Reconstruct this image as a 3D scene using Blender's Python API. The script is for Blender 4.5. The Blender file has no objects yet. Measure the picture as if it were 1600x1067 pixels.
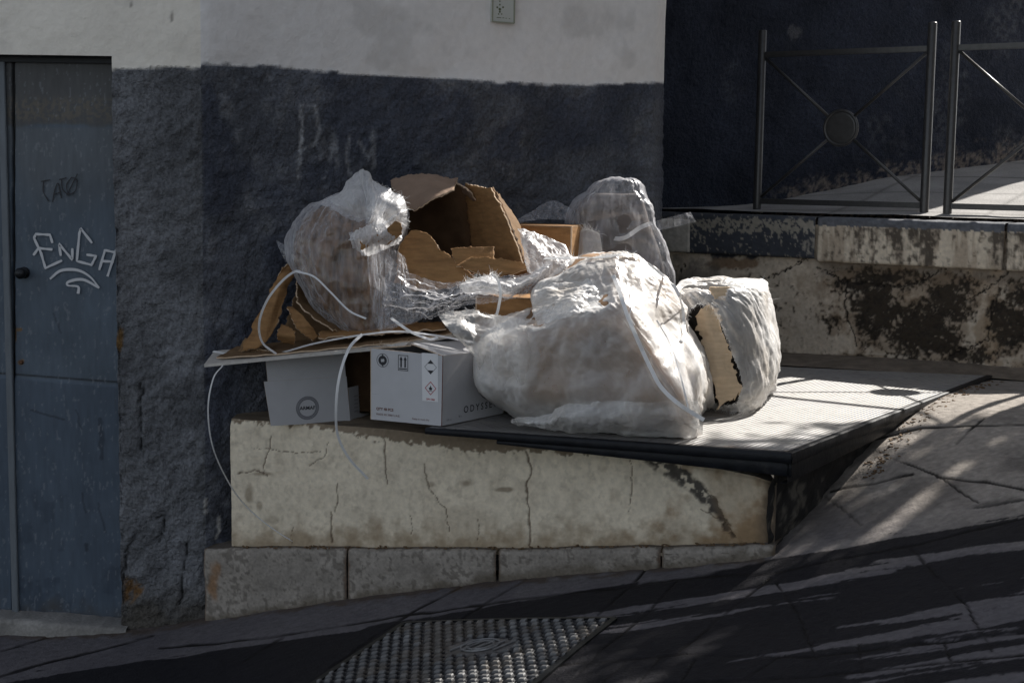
import bpy, bmesh, math, random
import numpy as np
from mathutils import Vector, Matrix

sc = bpy.context.scene
# ------------------------------------------------------------ camera
FPX = 2300.0
PITCH = math.atan((533.5-265)/FPX); ROLL = 0.014
cf = np.array([0, math.cos(PITCH), -math.sin(PITCH)])
_r0 = np.array([1, 0, 0.]); _u0 = np.array([0, math.sin(PITCH), math.cos(PITCH)])
cr = _r0*math.cos(ROLL)+_u0*math.sin(ROLL); cu = _u0*math.cos(ROLL)-_r0*math.sin(ROLL)
cam = bpy.data.cameras.new('camera'); camo = bpy.data.objects.new('camera', cam)
sc.collection.objects.link(camo); sc.camera = camo
cam.sensor_width = 36; cam.lens = FPX/1600*36; cam.clip_end = 400; cam.clip_start = .05
camo.matrix_world = Matrix(((cr[0], cu[0], -cf[0], 0), (cr[1], cu[1], -cf[1], 0), (cr[2], cu[2], -cf[2], 0), (0, 0, 0, 1)))
# ------------------------------------------------------------ sky, sun, exposure
SUN = Vector((.80, .83, 1.0)).normalized()
w = bpy.data.worlds.new('World'); sc.world = w; w.use_nodes = True
nt = w.node_tree; bgn = nt.nodes['Background']
hsv = nt.nodes.new('ShaderNodeHueSaturation'); hsv.inputs['Saturation'].default_value = .45; nt.links.new(hsv.outputs[0], bgn.inputs[0])
sky = nt.nodes.new('ShaderNodeTexSky'); sky.sky_type = 'NISHITA'; sky.sun_disc = False
sky.sun_elevation = math.asin(SUN.z); sky.sun_rotation = math.atan2(SUN.x, SUN.y)
nt.links.new(sky.outputs[0], hsv.inputs['Color']); bgn.inputs[1].default_value = 0.088
sl = bpy.data.lights.new('sun', 'SUN'); sl.energy = 5.0; sl.angle = math.radians(.55); sl.color = (1, .955, .89)
so = bpy.data.objects.new('sun', sl); sc.collection.objects.link(so)
so.rotation_euler = (-SUN).to_track_quat('-Z', 'Y').to_euler()
sc.view_settings.view_transform = 'Standard'; sc.view_settings.look = 'None'
sc.view_settings.exposure = .82; sc.view_settings.gamma = 1
sc.cycles.max_bounces = 8; sc.cycles.transparent_max_bounces = 24

# ------------------------------------------------------------ photo-to-world measuring helpers
A3 = lambda *a: np.array(a, float)
def ray(px, py): return cf+cr*(px-800)/FPX-cu*(py-533.5)/FPX
def onz(px, py, z): d = ray(px, py); return d*z/d[2]
def onY(px, py, Y): d = ray(px, py); return d*Y/d[1]
def onV(px, py, a, b):
    n = A3(b[1]-a[1], a[0]-b[0], 0); d = ray(px, py); return d*(n[0]*a[0]+n[1]*a[1])/(n@d)
def onP(px, py, p, n): d = ray(px, py); return d*(n@p)/(n@d)
def proj(P):
    P = np.asarray(P, float); dd = P@cf; dd = np.where(dd < .1, .1, dd)
    return 800+FPX*(P@cr)/dd, 533.5-FPX*(P@cu)/dd

# ------------------------------------------------------------ numpy noise
def _h(ix, iy, iz, s):
    h = (ix*374761393+iy*668265263+iz*2147483647+s*1274126177) & 0xffffffff
    h = ((h ^ (h >> 13))*1274126177) & 0xffffffff
    return ((h ^ (h >> 16)) & 0xffff)/65535.0
def noise(P, scale=1., seed=0):
    P = np.asarray(P, float)*scale+101.3
    i = np.floor(P).astype(np.int64); f = P-i; f = f*f*f*(f*(f*6-15)+10)
    x, y, z = i[..., 0], i[..., 1], i[..., 2]; u, v, t = f[..., 0], f[..., 1], f[..., 2]
    def L(a, b, k): return a+(b-a)*k
    r = [[[_h(x+a, y+b, z+c, seed) for c in (0, 1)] for b in (0, 1)] for a in (0, 1)]
    a0 = L(L(r[0][0][0], r[1][0][0], u), L(r[0][1][0], r[1][1][0], u), v)
    a1 = L(L(r[0][0][1], r[1][0][1], u), L(r[0][1][1], r[1][1][1], u), v)
    return L(a0, a1, t)
def fbm(P, scale=1., o=4, seed=0, g=.5):
    s = 0; a = 1; n = 0
    for k in range(o):
        s = s+a*noise(P, scale*2**k, seed+k*17); n += a; a *= g
    return s/n
def sst(x, a, b): t = np.clip((x-a)/(b-a), 0, 1); return t*t*(3-2*t)
def dline(x, y, pts):
    d = np.full(np.shape(x), 1e9)
    for (ax, ay), (bx, by) in zip(pts[:-1], pts[1:]):
        vx, vy = bx-ax, by-ay; t = np.clip(((x-ax)*vx+(y-ay)*vy)/(vx*vx+vy*vy+1e-9), 0, 1)
        d = np.minimum(d, np.hypot(x-ax-t*vx, y-ay-t*vy))
    return d
def inpoly(x, y, pts):
    ins = np.zeros(np.shape(x), bool); n = len(pts)
    for i in range(n):
        ax, ay = pts[i]; bx, by = pts[(i+1) % n]
        c = ((ay > y) != (by > y)) & (x < (bx-ax)*(y-ay)/((by-ay) if by != ay else 1e-9)+ax); ins ^= c
    return ins
def sdpoly(x, y, pts):
    d = dline(x, y, list(pts)+[pts[0]]); return np.where(inpoly(x, y, pts), -d, d)
def blob(x, y, cx, cy, rx, ry): return np.hypot((x-cx)/rx, (y-cy)/ry)
def mixc(c, col, m): return c*(1-m[..., None])+np.asarray(col)*m[..., None]

# ------------------------------------------------------------ object helpers
def tag(o, label=None, cat=None, group=None, kind=None):
    for k, v in (('label', label), ('category', cat), ('group', group), ('kind', kind)):
        if v: o[k] = v
    return o
def empty(name, loc, label, cat, group=None):
    o = bpy.data.objects.new(name, None); sc.collection.objects.link(o); o.location = loc
    o.empty_display_size = .1
    return tag(o, label, cat, group)
def wloc(o):
    p = np.zeros(3)
    while o is not None: p += np.array(o.location); o = o.parent
    return p
def mk(name, V, Fs, mat, parent=None, smooth=False, col=None):
    me = bpy.data.meshes.new(name); V = np.asarray(V, float).reshape(-1, 3)
    if parent is not None: V = V-wloc(parent)
    if isinstance(Fs, np.ndarray) and Fs.shape[1] == 4:
        n = len(Fs); me.vertices.add(len(V)); me.vertices.foreach_set('co', V.astype(np.float32).ravel()); me.loops.add(n*4); me.loops.foreach_set('vertex_index', Fs.astype(np.int32).ravel())
        me.polygons.add(n); me.polygons.foreach_set('loop_start', np.arange(0, n*4, 4, dtype=np.int32)); me.update(calc_edges=True)
    else: me.from_pydata(V.tolist(), [], [list(f) for f in Fs]); me.update()
    if col is not None:
        at = me.color_attributes.new('Col', 'FLOAT_COLOR', 'POINT')
        c = np.ones((len(V), 4)); cc = np.asarray(col).reshape(len(V), -1); c[:, :cc.shape[1]] = cc
        at.data.foreach_set('color', c.ravel())
    if smooth: me.polygons.foreach_set('use_smooth', np.ones(len(me.polygons), bool))
    me.materials.append(mat)
    o = bpy.data.objects.new(name, me); sc.collection.objects.link(o)
    if parent is not None: o.parent = parent
    return o
def gfaces(nv, nu, pu=False):
    i = np.arange(nv-1)[:, None]; j = np.arange(nu if pu else nu-1)[None, :]; k = (j+1) % nu
    return np.stack([i*nu+j, i*nu+k, (i+1)*nu+k, (i+1)*nu+j], -1).reshape(-1, 4)
def gridmesh(name, P, mat, parent=None, pu=False, col=None, keep=None, smooth=True, flip=False):
    nv, nu = P.shape[:2]; Fs = gfaces(nv, nu, pu)
    if keep is not None:
        c = P.reshape(-1, 3)[Fs].mean(1); Fs = Fs[keep(c)]
    if flip: Fs = Fs[:, ::-1]
    return mk(name, P, Fs, mat, parent, smooth, None if col is None else col.reshape(-1, col.shape[-1]))
class MB:
    def __init__(s): s.v = []; s.f = []
    def add(s, V, Fs):
        n = len(s.v); s.v += [tuple(map(float, p)) for p in V]; s.f += [tuple(int(i)+n for i in q) for q in Fs]; return s
    def box(s, c, ax, ay, az, hx, hy, hz, bev=0):
        ax, ay, az = (np.asarray(a, float) for a in (ax, ay, az)); c = np.asarray(c, float)
        bm = bmesh.new(); bmesh.ops.create_cube(bm, size=2)
        for v in bm.verts: v.co = Vector((v.co.x*hx, v.co.y*hy, v.co.z*hz))
        if bev: bmesh.ops.bevel(bm, geom=bm.edges[:], offset=bev, segments=2, affect='EDGES')
        bm.verts.index_update()
        s.add([c+ax*v.co.x+ay*v.co.y+az*v.co.z for v in bm.verts], [[v.index for v in f.verts] for f in bm.faces]); bm.free(); return s
    def tube(s, pts, r, n=10, cap=True):
        pts = np.asarray(pts, float); m = len(pts); T = np.gradient(pts, axis=0); T /= np.linalg.norm(T, axis=1)[:, None]+1e-12
        up = A3(0, 0, 1) if abs(T[0][2]) < .9 else A3(1, 0, 0); rr = np.broadcast_to(r, (m,)); V = []
        a = np.cross(T[0], up); a /= np.linalg.norm(a)
        for i in range(m):
            a = a-T[i]*(a@T[i]); a /= np.linalg.norm(a); b = np.cross(T[i], a)
            for k in range(n):
                t = 2*math.pi*k/n; V.append(pts[i]+rr[i]*(a*math.cos(t)+b*math.sin(t)))
        Fs = [[i*n+k, i*n+(k+1) % n, (i+1)*n+(k+1) % n, (i+1)*n+k] for i in range(m-1) for k in range(n)]
        if cap: Fs += [list(range(n))[::-1], [(m-1)*n+k for k in range(n)]]
        return s.add(V, Fs)
    def ribbon(s, pts, w, t, nrm):
        """flat band of width w, thickness t; nrm = face normal(s)"""
        pts = np.asarray(pts, float); m = len(pts); T = np.gradient(pts, axis=0); T /= np.linalg.norm(T, axis=1)[:, None]+1e-12
        N = np.broadcast_to(np.asarray(nrm, float), (m, 3)).copy(); N -= T*(N*T).sum(1)[:, None]; N /= np.linalg.norm(N, axis=1)[:, None]+1e-12
        S = np.cross(T, N); V = []
        ww = np.broadcast_to(w, (m,))
        for i in range(m):
            for a, b in ((-1, -1), (1, -1), (1, 1), (-1, 1)): V.append(pts[i]+S[i]*a*ww[i]/2+N[i]*b*t/2)
        Fs = [[i*4+k, i*4+(k+1) % 4, i*4+4+(k+1) % 4, i*4+4+k] for i in range(m-1) for k in range(4)]+[[3, 2, 1, 0], [m*4-4, m*4-3, m*4-2, m*4-1]]
        return s.add(V, Fs)
    def build(s, name, mat, parent=None, smooth=False): return mk(name, s.v, s.f, mat, parent, smooth)
def crom(pts, n, closed=False):
    pts = np.asarray(pts, float); m = len(pts)
    if closed: P = np.concatenate([pts[-1:], pts, pts[:2]]); t = np.linspace(0, m, n, endpoint=False)
    else: P = np.concatenate([[2*pts[0]-pts[1]], pts, [2*pts[-1]-pts[-2]]]); t = np.linspace(0, m-1, n)
    i = np.minimum(np.floor(t).astype(int), (m-1) if closed else (m-2)); f = t-i; f = f.reshape((-1,)+(1,)*(pts.ndim-1))
    a, b, c, d = P[i], P[i+1], P[i+2], P[i+3]
    return .5*(2*b+(c-a)*f+(2*a-5*b+4*c-d)*f*f+(3*b-a-3*c+d)*f**3)
def wiggle(pts, n, amp, seed):
    rnd = random.Random(seed); out = []
    for k in range(len(pts)-1):
        a, b = np.array(pts[k], float), np.array(pts[k+1], float)
        for j in range(n):
            t = j/n; p = a+(b-a)*t
            if j: p = p+np.array([rnd.uniform(-amp, amp) for _ in range(len(a))])
            out.append(p)
    out.append(np.array(pts[-1], float)); return out

# ------------------------------------------------------------ materials
MATS = {}
def mat(name, col=(.5, .5, .5), attr=False, rough=.7, metal=0, bumps=(), var=0, vscale=20, spec=.4, dirt=None, dscale=3, dth=(.5, .65), rattr=None, aniso=None, sheen=0):
    m = bpy.data.materials.new(name); m.use_nodes = True; N = m.node_tree.nodes; L = m.node_tree.links; b = N['Principled BSDF']
    tc = N.new('ShaderNodeTexCoord'); co = tc.outputs['Object']
    if aniso:
        mp = N.new('ShaderNodeMapping'); mp.inputs['Scale'].default_value = aniso; L.new(co, mp.inputs[0]); cov = mp.outputs[0]
    else: cov = co
    if attr:
        at = N.new('ShaderNodeVertexColor'); at.layer_name = 'Col'; c = at.outputs[0]
    else:
        rg = N.new('ShaderNodeRGB'); rg.outputs[0].default_value = (*col, 1); c = rg.outputs[0]
    if var:
        nz = N.new('ShaderNodeTexNoise'); nz.inputs['Scale'].default_value = vscale; nz.inputs['Detail'].default_value = 6; L.new(cov, nz.inputs[0])
        mr = N.new('ShaderNodeMapRange'); mr.inputs[1].default_value = .25; mr.inputs[2].default_value = .75; mr.inputs[3].default_value = 1-var; mr.inputs[4].default_value = 1+var
        L.new(nz.outputs[0], mr.inputs[0]); mx = N.new('ShaderNodeVectorMath'); mx.operation = 'SCALE'; L.new(c, mx.inputs[0]); L.new(mr.outputs[0], mx.inputs[3]); c = mx.outputs[0]
    if dirt:
        nz = N.new('ShaderNodeTexNoise'); nz.inputs['Scale'].default_value = dscale; nz.inputs['Detail'].default_value = 8; nz.inputs['Roughness'].default_value = .65; L.new(cov, nz.inputs[0])
        mr = N.new('ShaderNodeMapRange'); mr.inputs[1].default_value = dth[0]; mr.inputs[2].default_value = dth[1]; L.new(nz.outputs[0], mr.inputs[0])
        mm = N.new('ShaderNodeMix'); mm.data_type = 'RGBA'; L.new(mr.outputs[0], mm.inputs[0]); L.new(c, mm.inputs[6]); mm.inputs[7].default_value = (*dirt, 1); c = mm.outputs[2]
    L.new(c, b.inputs['Base Color']); b.inputs['Roughness'].default_value = rough; b.inputs['Metallic'].default_value = metal
    b.inputs['Specular IOR Level'].default_value = spec
    if rattr:   # roughness = from attribute alpha-free luminance
        mr = N.new('ShaderNodeMapRange'); mr.inputs[1].default_value = rattr[0]; mr.inputs[2].default_value = rattr[1]; mr.inputs[3].default_value = rattr[2]; mr.inputs[4].default_value = rattr[3]
        L.new(at.outputs[0], mr.inputs[0]); L.new(mr.outputs[0], b.inputs['Roughness'])
    prev = None
    for kind, sc_, dist in bumps:
        if kind == 'noise': t = N.new('ShaderNodeTexNoise'); t.inputs['Scale'].default_value = sc_; t.inputs['Detail'].default_value = 5; o = t.outputs[0]; L.new(co, t.inputs[0])
        elif kind == 'streak':
            mp = N.new('ShaderNodeMapping'); mp.inputs['Scale'].default_value = (sc_, sc_, sc_*.05); L.new(co, mp.inputs[0])
            t = N.new('ShaderNodeTexNoise'); t.inputs['Scale'].default_value = 1; L.new(mp.outputs[0], t.inputs[0]); o = t.outputs[0]
        elif kind == 'vor': t = N.new('ShaderNodeTexVoronoi'); t.inputs['Scale'].default_value = sc_; o = t.outputs[0]; L.new(co, t.inputs[0])
        elif kind == 'wave':
            t = N.new('ShaderNodeTexWave'); t.inputs['Scale'].default_value = sc_; t.inputs['Distortion'].default_value = .3; t.bands_direction = 'DIAGONAL'; o = t.outputs[0]; L.new(co, t.inputs[0])
        bp = N.new('ShaderNodeBump'); bp.inputs['Distance'].default_value = dist; bp.inputs['Strength'].default_value = 1; L.new(o, bp.inputs['Height'])
        if prev: L.new(prev, bp.inputs['Normal'])
        prev = bp.outputs[0]
    if prev: L.new(prev, b.inputs['Normal'])
    MATS[name] = m; return m
def plastic(name, col, opaq, rough=.35, trans=.35, edge=.35, streak=60, var=.25, dirt=None, gloss=1., bd=.002, oscale=(1, 1, 1), cr=(13, .006)):
    """thin plastic: see-through mixed with scattering and a gloss coat"""
    m = bpy.data.materials.new(name); m.use_nodes = True; N = m.node_tree.nodes; L = m.node_tree.links
    for n in list(N): N.remove(n)
    out = N.new('ShaderNodeOutputMaterial'); tc = N.new('ShaderNodeTexCoord')
    nz = N.new('ShaderNodeTexNoise'); nz.inputs['Scale'].default_value = streak; nz.inputs['Detail'].default_value = 4; L.new(tc.outputs['Object'], nz.inputs[0])
    bp = N.new('ShaderNodeBump'); bp.inputs['Distance'].default_value = bd; L.new(nz.outputs[0], bp.inputs['Height'])
    cm = N.new('ShaderNodeMapping'); cm.inputs['Scale'].default_value = (1, 1, .55); cm.inputs['Rotation'].default_value = (.3, .6, .2); L.new(tc.outputs['Object'], cm.inputs[0])
    rn_ = N.new('ShaderNodeTexNoise'); rn_.noise_type = 'RIDGED_MULTIFRACTAL'; rn_.inputs['Scale'].default_value = cr[0]; rn_.inputs['Detail'].default_value = 4; rn_.inputs['Distortion'].default_value = .4; L.new(cm.outputs[0], rn_.inputs[0])
    b0 = N.new('ShaderNodeBump'); b0.inputs['Distance'].default_value = cr[1]; b0.inputs['Strength'].default_value = .8; L.new(rn_.outputs[0], b0.inputs['Height']); L.new(b0.outputs[0], bp.inputs['Normal'])
    rg = N.new('ShaderNodeRGB'); rg.outputs[0].default_value = (*col, 1); c = rg.outputs[0]
    if dirt:
        n2 = N.new('ShaderNodeTexNoise'); n2.inputs['Scale'].default_value = 5; n2.inputs['Detail'].default_value = 6; L.new(tc.outputs['Object'], n2.inputs[0])
        mr = N.new('ShaderNodeMapRange'); mr.inputs[1].default_value = .45; mr.inputs[2].default_value = .7; L.new(n2.outputs[0], mr.inputs[0])
        mm = N.new('ShaderNodeMix'); mm.data_type = 'RGBA'; L.new(mr.outputs[0], mm.inputs[0]); L.new(c, mm.inputs[6]); mm.inputs[7].default_value = (*dirt, 1); c = mm.outputs[2]
    df = N.new('ShaderNodeBsdfDiffuse'); tl = N.new('ShaderNodeBsdfTranslucent'); gl = N.new('ShaderNodeBsdfGlossy'); tr = N.new('ShaderNodeBsdfTransparent')
    for q in (df, tl): L.new(c, q.inputs[0]); L.new(bp.outputs[0], q.inputs['Normal'])
    gl.inputs['Roughness'].default_value = rough; L.new(bp.outputs[0], gl.inputs['Normal'])
    m1 = N.new('ShaderNodeMixShader'); m1.inputs[0].default_value = trans; L.new(df.outputs[0], m1.inputs[1]); L.new(tl.outputs[0], m1.inputs[2])
    l2 = N.new('ShaderNodeLayerWeight'); l2.inputs[0].default_value = .5; L.new(bp.outputs[0], l2.inputs['Normal'])
    p4 = N.new('ShaderNodeMath'); p4.operation = 'POWER'; L.new(l2.outputs['Facing'], p4.inputs[0]); p4.inputs[1].default_value = 3.5
    fr = N.new('ShaderNodeMath'); fr.operation = 'MULTIPLY_ADD'; L.new(p4.outputs[0], fr.inputs[0]); fr.inputs[1].default_value = .5*gloss; fr.inputs[2].default_value = .05*gloss
    if opaq < 1:
        lw = N.new('ShaderNodeLayerWeight'); lw.inputs[0].default_value = .35
        n3 = N.new('ShaderNodeTexNoise'); n3.inputs['Scale'].default_value = 9; n3.inputs['Detail'].default_value = 5; n3.inputs['Distortion'].default_value = 1.5; om = N.new('ShaderNodeMapping'); om.inputs['Scale'].default_value = oscale; L.new(tc.outputs['Object'], om.inputs[0]); L.new(om.outputs[0], n3.inputs[0])
        a = N.new('ShaderNodeMath'); a.operation = 'MULTIPLY_ADD'; L.new(lw.outputs['Facing'], a.inputs[0]); a.inputs[1].default_value = edge; a.inputs[2].default_value = opaq-var*.5
        a2 = N.new('ShaderNodeMath'); a2.operation = 'MULTIPLY_ADD'; a2.use_clamp = True; L.new(n3.outputs[0], a2.inputs[0]); a2.inputs[1].default_value = var; L.new(a.outputs[0], a2.inputs[2])
        m0 = N.new('ShaderNodeMixShader'); L.new(a2.outputs[0], m0.inputs[0]); L.new(tr.outputs[0], m0.inputs[1]); L.new(m1.outputs[0], m0.inputs[2]); base = m0
    else: base = m1
    m2 = N.new('ShaderNodeMixShader'); L.new(fr.outputs[0], m2.inputs[0]); L.new(base.outputs[0], m2.inputs[1]); L.new(gl.outputs[0], m2.inputs[2])
    L.new(m2.outputs[0], out.inputs[0]); return m

M_plaster = mat('roughcast_plaster', attr=True, rough=.9, var=.38, vscale=75, bumps=(('noise', 38, .02), ('noise', 120, .008)), spec=.2)
M_conc = mat('old_painted_concrete', attr=True, rough=.85, var=.14, vscale=45, bumps=(('noise', 60, .003), ('noise', 260, .0015)), spec=.25)
M_stone = mat('worn_stone', attr=True, rough=.8, var=.2, vscale=80, bumps=(('noise', 70, .004), ('noise', 300, .0012)), spec=.3)
M_pave = mat('street_stone', attr=True, rough=.6, var=.2, vscale=35, bumps=(('noise', 25, .007), ('noise', 110, .004), ('noise', 320, .0015)), spec=.07, rattr=(.01, .10, .65, .8))
M_plate = mat('dusty_tread_plate', attr=True, rough=.55, metal=.0, var=.15, vscale=30, bumps=(('noise', 90, .0008),), spec=.5)
M_black = mat('black_painted_steel', (.010, .011, .014), spec=.25, rough=.5, var=.5, vscale=18, bumps=(('noise', 50, .002),), dirt=(.05, .045, .04), dscale=9, dth=(.58, .78))
M_iron = mat('railing_paint', (.045, .043, .042), rough=.33, var=.3, vscale=40, bumps=(('noise', 150, .0006),), spec=.6)
M_door = mat('blue_door_paint', attr=True, rough=.5, var=.14, vscale=9, aniso=(6, 6, 1), bumps=(('streak', 30, .0015), ('noise', 80, .0008)), spec=.4)
M_darkm = mat('dark_metal', (.02, .022, .025), rough=.4, metal=.5, bumps=(('noise', 90, .001),))
M_cast = mat('cast_iron_cover', (.20, .20, .205), rough=.45, metal=.3, var=.4, vscale=30, bumps=(('noise', 120, .0012),), spec=.5)
M_box = mat('white_box_board', (.52, .52, .535), rough=.55, var=.05, vscale=12, bumps=(('noise', 40, .0006),), dirt=(.40, .38, .36), dscale=6, dth=(.6, .85))
M_cboard = mat('cardboard', (.29, .16, .068), rough=.8, var=.22, vscale=14, aniso=(1, 1, 5), bumps=(('streak', 140, .0012), ('noise', 25, .006)), spec=.2, dirt=(.17, .09, .04), dscale=5, dth=(.5, .72))
M_cdark = mat('darker_cardboard', (.17, .105, .055), rough=.85, var=.25, vscale=14, bumps=(('streak', 140, .0012), ('noise', 20, .005)), spec=.2)  # deeper brown cardboard for the strip and inner layers
M_cdeep = mat('shade_painted_cardboard', (.06, .036, .02), rough=.9, var=.3, vscale=14, bumps=(('noise', 25, .004),), spec=.1)  # near-black cardboard: shade inside and between cartons painted into the colour
M_clight = mat('pale_cardboard', (.56, .43, .29), rough=.8, var=.15, vscale=14, aniso=(1, 1, 5), bumps=(('streak', 120, .0015), ('noise', 25, .005)), spec=.2)  # lighter tan cardboard for the slit panel and tab
M_cgrey = mat('greyish_cardboard', (.27, .19, .14), rough=.85, var=.15, vscale=14, bumps=(('noise', 25, .004),), spec=.2)
M_cedge = mat('torn_paper', (.55, .42, .30), rough=.9, var=.2, vscale=60, bumps=(('noise', 200, .002),), spec=.1)
M_wood = mat('thin_board_edge', (.52, .49, .45), rough=.7, var=.15, vscale=30, bumps=(('noise', 120, .001),), dirt=(.25, .2, .16), dscale=25, dth=(.6, .7))
M_ink = mat('dark_print', (.03, .03, .035), rough=.6)
M_inkg = mat('grey_print', (.16, .16, .18), rough=.6)
M_red = mat('red_print', (.42, .04, .05), rough=.6)
M_brn = mat('brown_print', (.16, .07, .05), rough=.6)
M_lab = mat('label_paper', (.74, .74, .75), rough=.45)
M_strap = plastic('strap_plastic', (.90, .90, .90), 1, .3, .3, gloss=1.4)
M_sack = plastic('woven_white_plastic', (.93, .915, .895), .29, .32, .12, edge=.95, streak=110, var=.26, dirt=(.76, .70, .63), gloss=.95, bd=.002, cr=(9, .010))
M_film = plastic('clear_wrap_film', (.80, .80, .84), .10, .22, .3, edge=.8, streak=28, var=.75, gloss=1.1, bd=.003, oscale=(3.2, 3.2, .45))
M_filmw = plastic('milky_wrap_film', (.86, .86, .87), .50, .3, .35, edge=.6, streak=40, var=.45, gloss=.8, bd=.002, oscale=(2, 2, .8))
M_spray = mat('silver_marker', (.62, .63, .65), rough=.5)
M_tile = mat('glazed_tile', (.55, .56, .52), rough=.25)
M_olive = mat('olive_glaze', (.12, .14, .07), rough=.3)
M_litter = mat('dry_leaf_litter', (.14, .09, .05), rough=.9, var=.5, vscale=90)

# ------------------------------------------------------------ main lines of the place (metres, camera at the origin, eye height)
FY = 6.52                                       # left facade
C0 = A3(onY(319, 500, FY)[0], FY)               # house corner
MS = .57                                        # slope of the middle wall in plan
C1x = .735; C1 = A3(C1x, C0[1]+MS*(C1x-C0[0]))
PZ = -1.05                                      # top of the steel plate
FR = onz(1237, 708, PZ); BR = onz(1550, 587, PZ); FL = onz(672, 670, PZ)
QL = onz(360, 655, -1.12)[:2]; QR = onz(1214, 756, -1.2)[:2]      # front of the platform in plan
RA = A3(1.50, 8.12)*1.06; RB = A3(2.6, 7.40)*1.06         # retaining wall face
def lineY(a, b, x): return a[1]+(b[1]-a[1])*(np.asarray(x)-a[0])/(b[0]-a[0])
qd = (QR-QL)/np.linalg.norm(QR-QL); qn = A3(qd[1], -qd[0])       # outward (towards the viewer)
PLo = .055                                      # how far the stone plinth stands out
PL, PR = QL+qn*PLo-qd*.09, QR+qn*PLo
SA, SB = QR, BR[:2]+A3(.03, 0)                  # right side of the platform

# ground: fitted plane plus smooth residuals through measured contact points
gp = [onV(320, 970, PL, PR), onV(500, 942, PL, PR), onV(700, 917, PL, PR), onV(900, 897, PL, PR), onV(1185, 874, PL, PR)]
gp += [onV(1223, 845, SA, SB), onV(1294, 774, SA, SB), onV(1380, 676, SA, SB), onV(1556, 590, SA, SB), A3(2.75, 7.74, -1.09)]
gp += [onY(0, 990, FY-.03), onY(100, 990, FY-.03), onY(200, 986, FY-.03)]
gp = np.array(gp); core = gp[:10]
_Am = np.c_[core[:, 0], core[:, 1], np.ones(len(core))]; gc = np.linalg.lstsq(_Am, core[:, 2], rcond=None)[0]
gx = np.r_[gp[:, 0], -3.5, -6]; gy = np.r_[gp[:, 1], 6.5, 6.5]; gz = np.r_[gp[:, 2], gp[10, 2]-.02, gp[10, 2]-.03]
_res = gz-(np.clip(gx, -4, 5)*gc[0]+np.clip(gy, 0, 9)*gc[1]+gc[2])
_K = np.exp(-((gx[:, None]-gx)**2+((gy[:, None]-gy)*.8)**2)/(2*.55**2)); _wt = np.linalg.solve(_K+np.eye(len(gx))*.05, _res)
def ground(x, y):
    x = np.asarray(x, float); y = np.asarray(y, float)
    z = np.clip(x, -4, 5)*gc[0]+np.clip(y, 0, 9)*gc[1]+gc[2]
    lx = np.clip(x, -8, 8)
    return z+(np.exp(-((lx[..., None]-gx)**2+((y[..., None]-gy)*.8)**2)/(2*.55**2))@_wt)
def ong(px, py):
    d = ray(px, py); t = 5.
    for _ in range(25):
        p = d*t; t += (ground(p[0], p[1])-p[2])/d[2]*.8
    return d*t
print('ground plane', gc, 'res', np.abs(_res).max())

# ============================================================ STREET
def axis(lo, hi, step, far): 
    a = np.arange(lo, hi+1e-6, step); o = [far[0]]; 
    c1 = np.linspace(far[0], lo, 12)[:-1]; c2 = np.linspace(hi, far[1], 12)[1:]
    return np.r_[c1, a, c2]
xs = axis(-2.4, 2.9, .0075, (-60, 60)); ys = axis(3.65, 7.9, .0085, (-40, 60))
X, Y = np.meshgrid(xs, ys); Z = ground(X, Y); G = np.stack([X, Y, Z], -1)
gpx, gpy = proj(G)
joints = [[(0, 1017), (45, 1004), (92, 990)], [(-20, 1062), (100, 1028), (240, 992)], [(380, 1032), (442, 996)],
  [(470, 1075), (560, 1010), (655, 950), (722, 915)], [(712, 975), (760, 942), (826, 903)], [(935, 960), (985, 915), (1012, 888)], [(880, 1075), (935, 1020), (1010, 960), (1060, 905)],
  [(1366, 703), (1466, 743), (1527, 783)], [(1299, 767), (1427, 741)], [(1290, 774), (1347, 819)], [(1494, 693), (1537, 653)], [(1466, 745), (1540, 752), (1640, 775)], [(1345, 690), (1440, 668), (1640, 662)],
  [(1214, 909), (1252, 969), (1275, 1030)], [(1423, 855), (1513, 950), (1551, 1016)], [(1060, 1020), (1128, 964), (1204, 902)],
  [(1342, 1008), (1349, 1050)], [(1477, 1002), (1487, 1036)], [(1166, 1062), (1218, 1026)], [(1062, 1068), (1090, 1024)], [(938, 1068), (981, 1028)], [(995, 1068), (1033, 1026)], [(1410, 1040), (1420, 1080)],
  [(250, 1012), (420, 996), (640, 960), (900, 925), (1075, 903), (1200, 896), (1423, 852), (1640, 800)],
  [(700, 1064), (900, 1036), (1071, 1023), (1261, 1028), (1470, 1002), (1640, 982)], [(860, 1075), (1233, 1060), (1423, 1040), (1640, 1018)]]
wob = (fbm(G, 9, 3, 5)-.5)*14
jd = np.full(X.shape, 1e9)
for j in joints: jd = np.minimum(jd, dline(gpx+wob*.35, gpy+wob*.18, j))
jm = (1-sst(jd, .4+1.3*sst(wob, -3, 4), 2.6))*(.45+.55*sst(fbm(G, 5, 3, 6), .38, .55))
slab = fbm(np.stack([X*1.0, Y*1.0, Z*0], -1), 1.3, 2, 8)
dry = A3(.31, .28, .25); dark_tone = A3(.012, .012, .015)  # base paving colour and the near-black streak colour
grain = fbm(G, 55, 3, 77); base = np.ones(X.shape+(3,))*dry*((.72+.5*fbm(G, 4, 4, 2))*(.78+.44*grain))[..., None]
base = mixc(base, (.085, .075, .07), sst(fbm(G, 2.6, 5, 78), .52, .66)*.5); base = mixc(base, (.10, .095, .11), sst(gpy+(fbm(G, 3, 3, 4)-.5)*120, 760, 930)*.85)  # shade painted in: paving colour darkened across the lower street
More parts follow.
